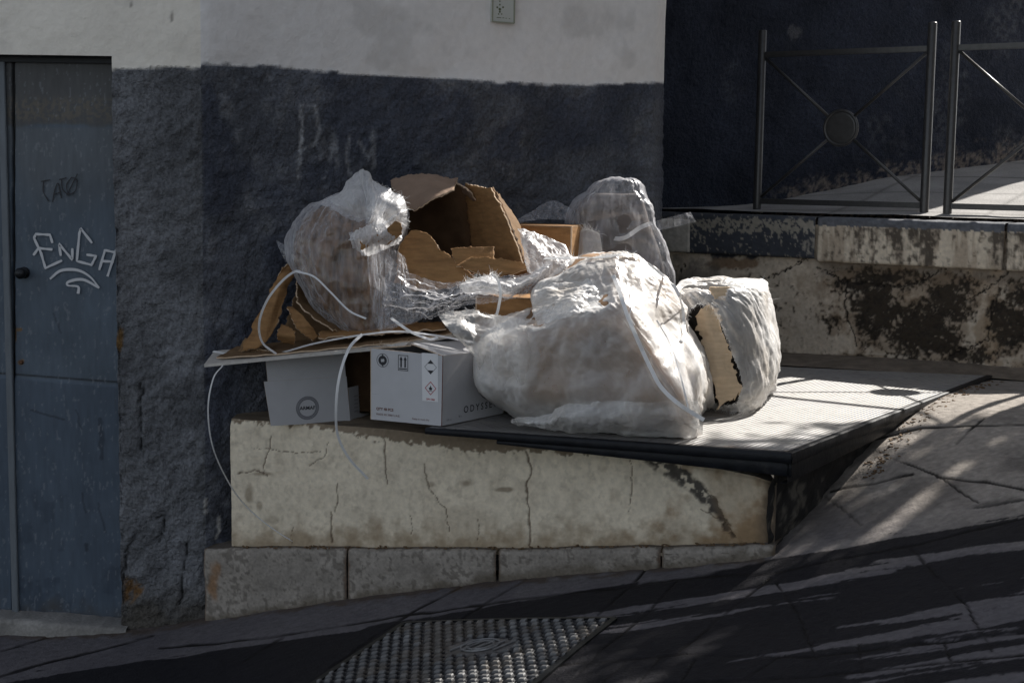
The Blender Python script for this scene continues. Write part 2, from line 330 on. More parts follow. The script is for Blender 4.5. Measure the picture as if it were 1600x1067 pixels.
# streaky near-black tone following the curve of the lane
sx = gpx*.42+gpy*.10; sy = gpy+.16*(gpx-800)+.00016*(gpx-800)**2*0
st = fbm(np.stack([sx/300, sy/26, sx*0], -1), 1, 5, 31, .55)
low = sst(gpy-(1010-.00000*gpx-np.clip((gpx-300)*.17, 0, 400)), -30, 40)
wm = sst(st+(low-.55)*.26+(grain-.5)*.05, .512, .53)*sst(low, .05, .3)
wm = np.maximum(wm, jm*sst(low, .1, .6)*.8)
island = np.zeros(X.shape)
for poly in ([(1225, 800), (1300, 740), (1330, 730), (1405, 740), (1500, 770), (1505, 790), (1440, 800), (1380, 800), (1340, 830), (1250, 850), (1180, 880), (1100, 890), (1180, 860)],
             [(1000, 880), (1100, 862), (1220, 862), (1160, 885), (1060, 905), (1000, 912)], [(1540, 760), (1620, 760), (1620, 785), (1590, 775)]):
    island = np.maximum(island, 1-sst(sdpoly(gpx+wob, gpy+wob*.5, poly), -2, 3))
wm = wm*(1-island)
left = inpoly(gpx, gpy, [(-50, 900), (700, 880), (700, 930), (560, 985), (380, 1010), (200, 1032), (60, 1046), (-50, 1090)])
wm = np.where(left, 0, wm); wm = np.where(Y > 6.6, 0, wm)
base = mixc(base, dark_tone, wm*.93)
base = mixc(base, (.012, .011, .011), jm*.95)
edgeg = 1-sst(dline(gpx, gpy+(fbm(G, 20, 3, 9)-.5)*16, [(-50, 988), (180, 990), (320, 968), (500, 943), (700, 917), (1000, 888), (1190, 872)]), 1, 9)
base = mixc(base, (.09, .065, .045), edgeg*.7)
Z2 = Z-.005*jm-.004*wm*0+(fbm(G, 6, 3, 4)-.5)*.014*np.where((Y > 4) & (Y < 8.1), 1, 0)
G2 = np.stack([X, Y, Z2], -1)
PCm = [None]
def ground_keep(c):
    # open under the platform so nothing pokes through it
    inside = (c[:, 1] > lineY(QL, QR, c[:, 0])+.12) & (c[:, 0] < SA[0]+(SB[0]-SA[0])*(c[:, 1]-SA[1])/(SB[1]-SA[1])-.08) & (c[:, 1] < 12) & (c[:, 0] > C0[0]+.1)
    beyond = (c[:, 1] > lineY(RA, RB, c[:, 0])+.1) & (c[:, 1] < 14) & (c[:, 0] > 1.) & (c[:, 0] < 5)
    return ~(inside | beyond)
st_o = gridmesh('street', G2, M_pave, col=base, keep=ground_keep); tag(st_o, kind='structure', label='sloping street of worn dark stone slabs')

# ============================================================ HOUSE (left facade and middle wall, one building)
house = empty('house', (C0[0], C0[1], ground(C0[0], FY-.1)), 'white and grey plastered corner house with rough blue-grey dado and metal door', 'house')
s_a = np.r_[np.linspace(-5, -1.05, 12)[:-1], np.arange(-1.05, 0, .011)]                    # along facade, 0 = corner
Lm = np.linalg.norm(C1-C0); s_b = np.r_[np.arange(0, Lm, .012), Lm, Lm+.06]
S = np.r_[s_a, s_b]
zz = np.r_[np.arange(-2.15, .80, .012), np.linspace(.85, 6.6, 14)]
SS, ZZ = np.meshgrid(S, zz)
md = (C1-C0)/Lm; mn = A3(md[1], -md[0])
def wallpt(s, z, off):
    x = np.where(s <= 0, C0[0]+s, C0[0]+s*md[0]); y = np.where(s <= 0, FY, C0[1]+s*md[1])
    # blended outward normal round the corner
    t = sst(s, -.03, .03); nx = t*mn[0]; ny = -(1-t)+t*mn[1]; l = np.hypot(nx, ny); nx, ny = nx/l, ny/l
    rnd = -.008*np.exp(-(s/.02)**2)
    rt = sst(s, Lm-.02, Lm+.05)*.1
    return np.stack([x+nx*(off+rnd), y+ny*(off+rnd)+rt*1.2, z+0*x], -1)
W0 = wallpt(SS, ZZ, 0); wpx, wpy = proj(W0)
bl = np.where(SS < 0, np.interp(wpx, [0, 185, 255, 320], [109, 109, 106, 106]), np.interp(wpx, [320, 420, 500, 700, 860, 1022], [100, 104, 112, 125, 133, 130]))
bl = bl+(fbm(W0, 18, 3, 12)-.5)*7
mband = sst(wpy, bl-1.5, bl+1.5)
col = np.ones(SS.shape+(3,))*A3(.50, .49, .475)
col = np.where((SS < 0)[..., None], A3(.88, .825, .73), A3(.80, .77, .75))*(.94+.12*fbm(W0, 3, 4, 3))[..., None]
col = mixc(col, (.45, .43, .41), sst(fbm(W0, 5, 5, 44), .58, .75)*.35); col = mixc(col, (.25, .22, .19), (1-sst(np.minimum(blob(wpx, wpy, 268, 27, 3, 8), blob(wpx, wpy, 205, 8, 2, 3)), .7, 1.2))*(SS < 0)*.8)
bc = np.where((SS < 0)[..., None], A3(.155, .160, .172), A3(.104, .110, .128))*(.42+1.15*fbm(W0, 5, 5, 6))[..., None]
# powdery pale abrasion and bluish older coat on the middle wall
pale = sst(fbm(W0, 22, 4, 71), .55, .72)*sst(fbm(W0, 2.2, 3, 72), .42, .6)
bc = mixc(bc, (.19, .195, .21), pale*.6*(SS > 0))
blu = sst(fbm(W0, 3.0, 3, 91), .5, .62)*(SS > 0)
bc = mixc(bc, (.042, .050, .078), blu*.5)
for (a, b, ww, k) in (([(470, 170), (471, 215), (466, 278)], None, 3.2, .55), ([(470, 165), (492, 166), (499, 200), (494, 225), (472, 232)], None, 3, .4), ([(508, 278), (520, 240), (522, 205), (528, 260)], None, 2.5, .3), ([(545, 215), (541, 245), (548, 275)], None, 2.5, .3), ([(560, 220), (575, 250), (583, 200), (584, 262)], None, 2.5, .3)):
    d = dline(wpx, wpy, a); bc = mixc(bc, (.36, .37, .39), (1-sst(d, ww*.5, ww*1.5))*min(.9, k*1.7)*sst(fbm(W0, 40, 3, 81), .25, .55)*(SS > 0))
# damp base of the pier
dm = (SS < 0)*sst(wpy+(fbm(W0, 8, 4, 14)-.5)*90, 880, 985)
bc = mixc(bc, (.085, .075, .06), dm*.85)
br = 1-sst(blob(wpx+(fbm(W0, 20, 3, 15)-.5)*20, wpy+(fbm(W0, 20, 3, 16)-.5)*20, 205, 922, 18, 24), .7, 1.1)
bc = mixc(bc, (.20, .11, .045), br*sst(fbm(W0, 60, 3, 17), .3, .6))
crk = [[(213, 835), (196, 860), (192, 905), (183, 935)], [(220, 600), (218, 660), (222, 720)], [(290, 850), (285, 930), (277, 945)], [(240, 810), (255, 805), (250, 845)]]
cd = np.full(SS.shape, 1e9)
for c_ in crk: cd = np.minimum(cd, dline(wpx+(fbm(W0, 25, 3, 18)-.5)*10, wpy, c_))
bc = mixc(bc, (.012, .012, .012), (1-sst(cd, .6, 2.2))*(SS < 0)*.9)
wc = 1-sst(np.minimum(dline(wpx+(fbm(W0, 30, 2, 5)-.5)*5, wpy, [(319, 780), (321, 800)]), dline(wpx+(fbm(W0, 30, 2, 5)-.5)*5, wpy, [(343, 808), (340, 840)])), .8, 2)
bc = mixc(bc, (.45, .43, .4), wc*.8)
och = 1-sst(blob(wpx, wpy, 186, 532, 5, 22)+(fbm(W0, 40, 2, 19)-.5), .7, 1.1); bc = mixc(bc, (.17, .10, .04), och)
col = mixc(col, (0, 0, 0), mband*1.0)+bc*mband[..., None]
sm = 1-mband
rough_d = ((fbm(W0, 24, 4, 21, .6)-.5)*.044+(noise(W0, 62, 22)-.5)*.012)*np.where(SS < 0, 1, .75)
disp = np.where(mband > .5, rough_d+.006, (fbm(W0, 14, 4, 23)-.5)*.008)
disp -= .012*(1-sst(cd, .5, 3))*(SS < 0)+.02*br
disp += .02*sst(fbm(W0, 2.5, 2, 25), .3, .8)-.01
disp[:, np.abs(SS[0]) > 3.2] = 0
W = wallpt(SS, ZZ, disp)
W[..., 2] += 0
dpoly_x = onY(184, 500, FY)[0]; dtop = onY(90, 86, FY)[2]
def wall_keep(c):
    return ~((c[:, 0] < dpoly_x) & (c[:, 0] > -3.2) & (c[:, 2] < dtop) & (c[:, 1] < FY+.1))
wo = gridmesh('wall', W, M_plaster, house, col=col, keep=wall_keep)
M_smooth = mat('limewashed_plaster', attr=True, rough=.9, var=.05, vscale=30, bumps=(('noise', 22, .006), ('noise', 90, .0015)), spec=.2)
wo.data.materials.append(M_smooth); fv_ = np.zeros(len(wo.data.polygons)*4, np.int32); wo.data.loops.foreach_get('vertex_index', fv_); wo.data.polygons.foreach_set('material_index', (mband.ravel()[fv_[::4]] < .5).astype(np.int32))
# reveal of the door opening
z0 = ground(dpoly_x, FY-.1)-.05; RV = .13
zr = np.arange(z0, dtop+.012, .012); dr = np.linspace(0, RV, 8)
D_, Z_ = np.meshgrid(dr, zr); P = np.stack([dpoly_x+(fbm(np.stack([D_, D_*0, Z_], -1), 26, 3, 2)-.5)*.012*(D_ > 0)+0*D_, FY+D_, Z_], -1)
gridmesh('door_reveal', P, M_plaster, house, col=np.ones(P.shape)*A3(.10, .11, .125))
xr = np.arange(-3.2, dpoly_x+.012, .012); D_, X_ = np.meshgrid(dr, xr)
P = np.stack([X_, FY+D_, dtop+(fbm(np.stack([D_*0, D_, X_], -1), 20, 3, 2)-.5)*.012+0*X_], -1)
gridmesh('lintel', P, M_plaster, house, col=np.ones(P.shape)*A3(.28, .25, .22), flip=True)
# roof with a deep eave running along both houses
def prism(poly, z0, z1):
    n = len(poly); V = [(x, y, z0) for x, y in poly]+[(x, y, z1) for x, y in poly]
    return V, [list(range(n))[::-1], list(range(n, 2*n))]+[[i, (i+1) % n, n+(i+1) % n, n+i] for i in range(n)]
EP = .25                                       # eave projection
e0 = C0+mn*EP-md*.2; e1 = C1+mn*EP+md*.15
m_ = MB(); m_.add(*prism([(-6, FY-.5), (e0[0]-.3, FY-.5), tuple(e0), tuple(e1), tuple(C1+A3(.12, 6)), (-6, FY+6)], 6.6, 6.8)); m_.build('roof', M_wood, house)
m_ = MB(); m_.add(*prism([(C1[0]-.02, C1[1]+.1), (C1[0]-.3, C1[1]+6), (-6, FY+5), (-6, FY+.3), (-4, FY+.3), (C0[0]+.1, FY+.25), (C0[0]+.3, FY+.35)], -2.2, 6.55)); m_.build('inner_wall', M_plaster, house)

# door
door_y = FY+RV-.02
dx = np.arange(onY(-60, 500, door_y)[0]-.4, dpoly_x+.02, .0045); dz = np.arange(z0, dtop+.03, .0045)
DX, DZ = np.meshgrid(dx, dz); Pd = np.stack([DX, door_y+0*DX, DZ], -1); qx, qy = proj(Pd)
dc = np.ones(DX.shape+(3,))*A3(.084, .112, .146)*(.75+.5*fbm(Pd*A3(1, 1, .35), 9, 4, 33))[..., None]
dc = mixc(dc, (.085, .078, .07), (1-sst(qy+(fbm(Pd, 12, 3, 34)-.5)*14, 192, 202))*.75)
dc = mixc(dc, (.17, .14, .10), (1-sst(np.abs(qy-172), 10, 26))*sst(fbm(Pd, 80, 3, 40), .4, .6)*.5)
dc = mixc(dc, (.16, .16, .155), (1-sst(qy+(fbm(Pd, 4, 3, 39)-.5)*160, 230, 350))*sst(qy, 196, 204)*.35)
lowd = sst(qy-(590+(qx-20)*.08), -1, 1)
dc = mixc(dc, A3(.055, .08, .12), lowd*.45)
dc = mixc(dc, (.012, .014, .018), (1-sst(np.abs(qy-(583+qx*.075)), .5, 2.2))*.9)
for a, rr_, k in (([(158, 655), (160, 715)], 5, .7), ([(50, 640), (100, 655)], 2.2, .7), ([(85, 490), (95, 520)], 2, .5), ([(120, 640), (128, 670)], 2, .5), ([(153, 785), (165, 830)], 2.4, .55), ([(137, 850), (138, 858)], 4, .8), ([(128, 770), (133, 800)], 2.2, .6)):
    dc = mixc(dc, (.022, .03, .045), (1-sst(dline(qx+(fbm(Pd, 30, 2, 8)-.5)*6, qy, a), rr_*.4, rr_))*k)
bl_ = sst(fbm(Pd, 10, 4, 36), .58, .68)*sst(qy, 600, 900); dc = mixc(dc, (.03, .045, .07), bl_*.5)
dc = mixc(dc, (.06, .05, .04), sst(qy+(fbm(Pd, 14, 4, 37)-.5)*70, 925, 975)*.75)
for c_ in ((30, 515, 7, 4), (33, 566, 6, 5), (24, 526, 2, 12)):
    dc = mixc(dc, (.20, .11, .04), (1-sst(blob(qx, qy, *c_)+(fbm(Pd, 60, 2, 3)-.5)*.6, .6, 1.1))*.9)
dc = mixc(dc, (.25, .27, .30), sst(fbm(Pd*A3(1, 1, .5), 90, 3, 50), .72, .78)*.35)
gap = (1-sst(np.abs(qx-(21+(qy-500)*0)), 1.2, 2.6))
Pd[..., 1] += .02*gap+(fbm(Pd, 3, 3, 51)-.5)*.012-.006*lowd
dc = mixc(dc, (.004, .004, .005), gap)
door = gridmesh('door', Pd, M_door, house, col=dc); door['label'] = 'blue-grey painted steel door with scrawled white lettering'
bar = MB(); xa, xb = onY(7, 500, door_y-.02)[0], onY(17.5, 500, door_y-.02)[0]
bar.box((( xa+xb)/2, door_y-.012, (z0+dtop)/2), (1, 0, 0), (0, 1, 0), (0, 0, 1), (xb-xa)/2, .012, (dtop-z0)/2, .003); bar.build('door_edge_strip', M_door, door)
bpy.data.objects['door_edge_strip'].data.color_attributes.new('Col', 'FLOAT_COLOR', 'POINT').data.foreach_set('color', [v for _ in bpy.data.objects['door_edge_strip'].data.vertices for v in (.15, .17, .19, 1)])
fr_ = MB(); fr_.box((-2.3, door_y-.01, dtop-.006), (1, 0, 0), (0, 1, 0), (0, 0, 1), 1.0, .02, .022, .003); fr_.build('door_frame', M_darkm, house)
# knob: rose, neck, turned ball
kc = onY(38, 426, door_y); kn = MB()
prof = [(0, .026), (.006, .026), (.010, .020), (.016, .011), (.03, .010), (.036, .016), (.044, .024), (.056, .025), (.064, .018), (.067, .008), (.068, .001)]
Vk = []; 
for (t, r_) in prof:
    for k in range(20): a = 2*math.pi*k/20; Vk.append((kc[0]+r_*math.cos(a), door_y-t-.003, kc[2]+r_*math.sin(a)))
kn.add(Vk, gfaces(len(prof), 20, True).tolist()); kn.build('knob', M_darkm, door, True)
rv = MB()
for (a, b) in ((33, 566),): c_ = onY(a, b, door_y-.004); rv.tube([c_+A3(0, .006, 0), c_, c_-A3(0, .006, 0)], [.010, .010, .006], 10)
rv.build('bolt', mat('rust', (.12, .06, .03), rough=.8, bumps=(('noise', 200, .002),)), door)
def strokes(lines, w, y, mb, seed=0):
    for k, l in enumerate(lines):
        pts = [onY(a, b, y-.0004*k) for a, b in l]
        pts = crom(pts, max(4, len(pts)*5)); mb.ribbon(pts, w*(.65+.6*np.abs(np.sin(np.linspace(.3, 3.6+k, len(pts))))), .0008, (0, -1, 0))
gm = MB(); yy = door_y-.009
def straight(lines, w, y, mb, nrm=(0, -1, 0), f=None):
    for l in lines:
        g_ = f or (lambda a_, b_: onY(a_, b_, y)); P_ = []
        for a, b in zip(l[:-1], l[1:]): p, q = g_(*a), g_(*b); P_ += [p*(1-t)+q*t for t in (0, .12, .3, .5, .7, .88)]
        P_.append(q); y -= .0005; mb.ribbon(P_, w*(.8+.35*np.abs(np.sin(np.arange(len(P_))*.7))), .0008, nrm)
straight([[(82, 380), (78, 367), (56, 366), (53, 372), (64, 395), (71, 419), (97, 407)], [(52, 399), (60, 388), (82, 390)],
          [(95, 400), (92, 381), (113, 406), (113, 388)], [(144, 380), (126, 357), (124, 365), (120, 408), (143, 414), (150, 400), (135, 398)],
          [(155, 422), (164, 391), (182, 395)], [(158, 408), (178, 409)], [(182, 388), (168, 432)]], .0105, yy, gm)
strokes([[(78, 436), (95, 423), (120, 422), (140, 432), (155, 450)], [(155, 450), (130, 437), (108, 440), (106, 446), (122, 448), (122, 459)]], .0105, yy, gm)
gm.build('graffiti', M_spray, door)
gm = MB(); strokes([[(64, 284), (78, 281)], [(68, 284), (68, 300), (76, 315)], [(82, 316), (86, 296), (91, 287), (96, 310)], [(84, 304), (96, 300)], [(96, 280), (98, 296), (108, 306)], [(92, 281), (104, 278)], [(112, 277), (104, 290), (108, 303), (118, 298), (120, 282), (112, 277)], [(104, 306), (121, 272)]], .0045, yy, gm)
gm.build('graffiti', M_ink, door)
# threshold stone
tx = np.arange(-3.4, dpoly_x+.03, .012); nt_ = 14; TP = []
tyf = FY-.05+(fbm(np.stack([tx, tx*0, tx*0], -1), 5, 3, 61)-.5)*.05
ztop = np.interp(tx, [-2.4, onY(100, 965, FY)[0], dpoly_x], [onY(0, 962, FY)[2], onY(100, 968, FY)[2], onY(180, 976, FY)[2]])
prof = [(.22, 0), (.05, 0), (.02, -.002), (.005, -.008), (0, -.02), (0, -.04), (-.005, -.12)]
TP = np.array([[(tx[i], tyf[i]+a, ztop[i]+b) for i in range(len(tx))] for a, b in prof])
TP[..., 1] += (fbm(TP, 40, 3, 62)-.5)*.015; TP[..., 2] += (fbm(TP, 30, 3, 63)-.5)*.012
tc_ = np.ones(TP.shape)*A3(.24, .23, .215)*(.5+1.0*fbm(TP, 14, 4, 64))[..., None]
gridmesh('threshold', TP, M_stone, house, col=tc_, flip=True)

# small tile plaque near the top of the middle wall
def onM(px, py, off=0): return onV(px, py, C0+mn*off, C1+mn*off)
pq = [onM(770, -30, .012), onM(804, -30, .012), onM(803, 37, .012), onM(769, 34, .012)]
plq = empty('wall_plaque', onM(786, 36, .0), 'small pale ceramic plaque fixed high on the middle wall', 'plaque')
n3 = A3(mn[0], mn[1], 0)
def slabq(q, t, nrm, mb):
    q = [np.asarray(p) for p in q]; V = q+[p-nrm*t for p in q]; n = len(q)
    mb.add(V, [list(range(n)), list(range(n, 2*n))[::-1]]+[[(i+1) % n, i, n+i, n+(i+1) % n] for i in range(n)]); return mb
slabq(pq, .02, n3, MB()).build('tile', M_tile, plq)
fm = MB()
for i in range(4): a, b = pq[i]+n3*.002, pq[(i+1) % 4]+n3*.002; fm.ribbon([a, (a+b)/2, b], .006, .006, n3)
fm.build('border', mat('plaque_border', (.30, .31, .24), rough=.5), plq)
om = MB()
for (a, b, r_) in ((781, 2.5, .0022), (781, 8, .0025), (777, 12, .003), (786, 12, .003), (781, 15, .004), (781, 19, .003), (779, 22.5, .002), (784, 22.5, .002)):
    c_ = onM(a, b, .013); om.tube([c_-n3*.001, c_, c_+n3*.001], [r_*1.6]*3, 10)
straight([[(776, 28), (783, 28.4)], [(785, 28.4), (788, 28.6)], [(790, 29), (792, 29.2)], [(795, 29.8), (797, 30)]], .0028, 0, om, n3, lambda a, b: onM(a, b, .0135))
om.build('emblem', M_olive, plq)

# ============================================================ DARK HOUSE behind the railing, upper path
N0 = A3(.864, 9.42); nd = A3(.93, .367); nd /= np.linalg.norm(nd); nn = A3(nd[1], -nd[0]); N1 = N0+nd*4.2
dh = empty('house', (N0[0], N0[1], -.2), 'unlit dark blue plastered house behind the railing', 'house')
s = np.r_[np.linspace(-.6, 0, 6)[:-1], np.arange(0, 3.4, .014), np.linspace(3.43, 3.98, 8)]; z = np.r_[np.arange(-.6, 1.3, .014), np.linspace(1.4, 4.0, 6)]
SS, ZZ = np.meshgrid(s, z); P = np.stack([N0[0]+nd[0]*SS, N0[1]+nd[1]*SS, ZZ], -1); hx, hy = proj(P)
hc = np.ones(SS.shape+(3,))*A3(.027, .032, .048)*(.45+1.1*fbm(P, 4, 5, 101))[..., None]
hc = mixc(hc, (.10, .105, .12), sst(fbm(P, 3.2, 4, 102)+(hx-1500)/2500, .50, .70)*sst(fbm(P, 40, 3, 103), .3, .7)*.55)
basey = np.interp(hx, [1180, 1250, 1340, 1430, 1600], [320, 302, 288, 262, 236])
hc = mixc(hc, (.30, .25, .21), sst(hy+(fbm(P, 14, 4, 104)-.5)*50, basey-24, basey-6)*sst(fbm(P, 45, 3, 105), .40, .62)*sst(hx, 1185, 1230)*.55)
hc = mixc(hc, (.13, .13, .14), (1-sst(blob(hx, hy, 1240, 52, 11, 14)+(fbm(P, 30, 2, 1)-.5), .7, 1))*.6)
off = (fbm(P, 22, 4, 106)-.5)*.02
P[..., 0] += nn[0]*off; P[..., 1] += nn[1]*off
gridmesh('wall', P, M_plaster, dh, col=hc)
e0 = N0+nn*.75; e1 = N1+nd*4+nn*.95
E1 = N0+nd*4.0; bkp = [(5.6, 12.2), (7.5, 15), (2, 16), tuple(N0-nn*5)]
m_ = MB(); m_.add(*prism([tuple(N0+nn*.03-nd*.1), tuple(E1+nn*.03+nd*.03)]+bkp, 4.0, 4.12)); m_.build('roof', M_wood, dh)
m_ = MB(); m_.add(*prism([tuple(N0-nn*.06-nd*.1), tuple(E1-nn*.06)]+bkp, -1, 3.99)); m_.build('inner_wall', M_plaster, dh)

# upper path: sheet from the coping back to the house, rising away from the edge
rd = (RB-RA)/np.linalg.norm(RB-RA); rn = A3(rd[1], -rd[0])            # outward to viewer
CPz = -.249
def rwp(s_, off, z_): p = RA+rd*s_+rn*off; return A3(p[0], p[1], z_)
u = np.r_[np.arange(-1.3, 2.6, .03), np.linspace(2.7, 7, 10)]; v = np.arange(0, 4.5, .03)
UU, VV = np.meshgrid(u, v)
PX = RA[0]+rd[0]*UU-rn[0]*(VV+.19); PY = RA[1]+rd[1]*UU-rn[1]*(VV+.19)
rise = .145*np.clip(VV-.12, 0, 9)*sst(PX, .9, 2.6)
P = np.stack([PX, PY, CPz+.02+rise+(fbm(np.stack([PX, PY, PX*0], -1), 3, 3, 5)-.5)*.015], -1)
pc = np.ones(P.shape)*A3(.30, .29, .28)*(.7+.6*fbm(P, 5, 4, 111))[..., None]
pm = np.minimum(np.abs(((UU+.3) % .9)-.45), np.abs(((VV+.1) % .7)-.35)); pc = mixc(pc, (.07, .065, .06), (1-sst(pm, .004, .02))*.7)
up = gridmesh('upper_path', P, M_stone, col=pc, flip=True, keep=lambda c: ((c[:, :2]-N0)@nn > -.2) & (c[:, 0] > .5)); tag(up, kind='structure', label='paved upper path behind the railing')

# ============================================================ RETAINING WALL
rw = empty('retaining_wall', rwp(.5, 0, PZ), 'stained cream retaining wall with stone coping under the railing', 'wall')
u = np.r_[np.arange(-1.1, 1.75, .006), np.linspace(1.8, 6, 10)]; z = np.arange(-1.3, CPz-.04, .006)
UU, ZZ = np.meshgrid(u, z); P = np.stack([RA[0]+rd[0]*UU, RA[1]+rd[1]*UU, ZZ], -1); ax, ay = proj(P)
n1 = fbm(P, 5, 5, 121); n2 = fbm(P, 16, 5, 122); n3_ = fbm(P, 60, 4, 123)
rc = np.ones(P.shape)*A3(.60, .515, .41)*(.75+.5*n1)[..., None]
rc = mixc(rc, (.28, .20, .13), sst(n2*.7+n1*.3+.2*(n3_-.5), .38, .72)*(.30+.45*sst(ax, 1250, 1330))); rc = mixc(rc, (.14, .115, .09), sst(n3_, .62, .74)*.3)
topb = np.interp(ax, [1040, 1100, 1180, 1280, 1600], [395, 398, 402, 405, 430])
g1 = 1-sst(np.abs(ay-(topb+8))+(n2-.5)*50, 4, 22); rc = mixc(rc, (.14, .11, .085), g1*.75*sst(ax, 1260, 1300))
# black mould colonies
mo = np.zeros(ax.shape)
for (cx, cy, rx, ry, k) in ((1370, 480, 40, 55, 1.2), (1440, 520, 70, 45, 1.25), (1480, 470, 45, 45, 1.1), (1350, 440, 50, 22, 1), (1405, 440, 60, 20, .9), (1570, 510, 35, 45, 1.15), (1590, 460, 30, 25, .8), (1300, 505, 14, 22, .55), (1210, 480, 9, 8, .8), (1520, 555, 60, 18, .8), (1440, 565, 120, 9, .7), (1330, 560, 100, 6, .6)):
    mo = np.maximum(mo, k*np.clip(1.35-blob(ax, ay, cx, cy, rx, ry), 0, 1))
mm_ = sst(mo*1.05+(n2-.5)*1.3+(n3_-.5)*1.5, .30, .85); rc = mixc(rc, (.018, .014, .011), mm_**.7*.97); rc = mixc(rc, (.06, .045, .03), sst(n3_+(mo-.5)*.3, .55, .68)*.6*sst(ax, 1250, 1320))
rc = mixc(rc, (.17, .11, .06), sst(mo+(n1-.5)*1.5, .25, .5)*(1-mm_)*.55)
brn = 1-sst(blob(ax, ay, 1150, 412, 45, 12)+(n2-.5)*1.5, .6, 1); rc = mixc(rc, (.20, .12, .065), brn*.8)
brn = 1-sst(blob(ax, ay, 1550, 520, 22, 60)+(n2-.5)*1.8, .6, 1.1); rc = mixc(rc, (.27, .18, .10), brn*(1-mm_)*.6)
dk = 1-sst(blob(ax, ay, 1075, 440, 60, 30)+(n2-.5)*2, .5, 1.2); rc = mixc(rc, (.12, .11, .10), dk*.7)
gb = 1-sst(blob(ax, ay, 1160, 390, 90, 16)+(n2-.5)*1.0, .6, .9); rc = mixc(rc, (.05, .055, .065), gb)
rc = mixc(rc, (.09, .07, .055), sst(ay+(n2-.5)*40, np.interp(ax, [1200, 1600], [548, 590])-4, np.interp(ax, [1200, 1600], [556, 600]))*.8)
crk = [[(1185, 436), (1215, 430), (1240, 412), (1262, 405)], [(1275, 418), (1305, 432), (1322, 445), (1325, 500), (1340, 540)], [(1330, 440), (1390, 448), (1440, 440), (1470, 420)], [(1530, 460), (1560, 440), (1575, 425)], [(1500, 470), (1540, 455)], [(1480, 560), (1540, 530), (1555, 470)]]
cdr = np.full(ax.shape, 1e9)
for c_ in crk: cdr = np.minimum(cdr, dline(ax+(n2-.5)*16, ay+(n3_-.5)*14, c_))
rc = mixc(rc, (.015, .012, .01), (1-sst(cdr, .5, 1.8))*.95)
off = (fbm(P, 6, 4, 124)-.5)*.03+(n3_-.5)*.006-.008*(1-sst(cdr, .3, 2.5))-.012*mm_+.0*UU
P[..., 0] += rn[0]*off; P[..., 1] += rn[1]*off
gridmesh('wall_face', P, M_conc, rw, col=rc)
# coping stones, each cut from a rounded profile
def s_at(px): 
    p = onV(px, 380, RA, RB); return float((p[:2]-RA)@rd)
def coping(s0, s1, drop, outp, seed, paint, topz=CPz):
    uu = np.arange(s0, s1+.003, .006); pr = [(-.22, 0), (-.1, .001), (outp-.03, .002), (outp-.012, -.001), (outp-.004, -.006), (outp, -.016)]+[(outp, -.016-k*(drop-.026)/30) for k in range(1, 31)]+[(outp-.006, -drop), (outp-.02, -drop-.002), (-.01, -drop-.002)]
    P = np.array([[rwp(a, o_, topz+z_) for a in uu] for o_, z_ in pr]); ax_, ay_ = proj(P)
    e = np.minimum(uu-s0, s1-uu)[None, :]; P = P+np.concatenate([rn, [0]])*(-(.008*(1-sst(e, 0, .012))))[..., None]
    no = (fbm(P, 14, 4, seed)-.5)*.012; P[..., 0] += rn[0]*no; P[..., 1] += rn[1]*no; P[..., 2] += no*.6
    c_ = paint(P, ax_, ay_, e)
    P2 = np.concatenate([P, P[:1]*0+P[-1:]], 0)[:-1]
    o = gridmesh('coping_stone', P, M_conc, rw, col=c_); return o
def pt_grey(P, ax, ay, e):
    a = fbm(P, 6, 4, 131); b = fbm(P, 60, 4, 132)
    c = np.ones(P.shape)*A3(.055, .06, .072)*(.7+.6*a)[..., None]
    band = 1-sst(np.abs(ay-(352+(ax-1100)*.02)), 6, 16); c = mixc(c, (.36, .33, .27), sst(b+band*.25-.05, .60, .66)*.8)
    return mixc(c, (.36, .33, .28), sst(ax+(b-.5)*60, 1245, 1262)*sst(b, .45, .6)*.6)
def pt_cream(P, ax, ay, e):
    a = fbm(P, 5, 5, 141); b = fbm(P, 50, 4, 142); up_ = P[..., 2] > CPz-.045-.02*(b-.5)
    c = np.ones(P.shape)*A3(.66, .57, .45)*(.75+.5*a)[..., None]
    dr_ = fbm(np.stack([P[..., 0]*20, P[..., 1]*20, P[..., 2]*2.4], -1), 1, 5, 143, .6)
    reg = np.clip(sst(ax, 1310, 1350)*(1-sst(ax, 1440, 1480))+sst(ax, 1530, 1560), 0, 1)
    m = sst(dr_+.20*reg-.16*sst(ay, 345, 425)+(b-.5)*.55+(a-.5)*.3, .48, .80); c = mixc(c, (.055, .042, .033), m*.92); c = mixc(c, (.12, .10, .08), sst(b, .60, .70)*.5)
    c = mixc(c, (.24, .15, .09), sst(dr_, .45, .6)*(1-m)*.4)
    c = mixc(c, (.09, .075, .06), (1-sst(e+0*ax, 0, .012))*.7)
    return np.where(up_[..., None], A3(.13, .135, .15)*(.6+.8*b)[..., None], c)
def pt_small(P, ax, ay, e):
    b = fbm(P, 40, 4, 152); return np.ones(P.shape)*A3(.46, .43, .38)*(.7+.6*b)[..., None]
coping(s_at(990), s_at(1277)-.004, .235, .045, 1, pt_grey)
coping(s_at(1281), s_at(1572), .25, .05, 2, pt_cream)
coping(s_at(1576), s_at(1576)+1.3, .25, .05, 3, pt_cream)
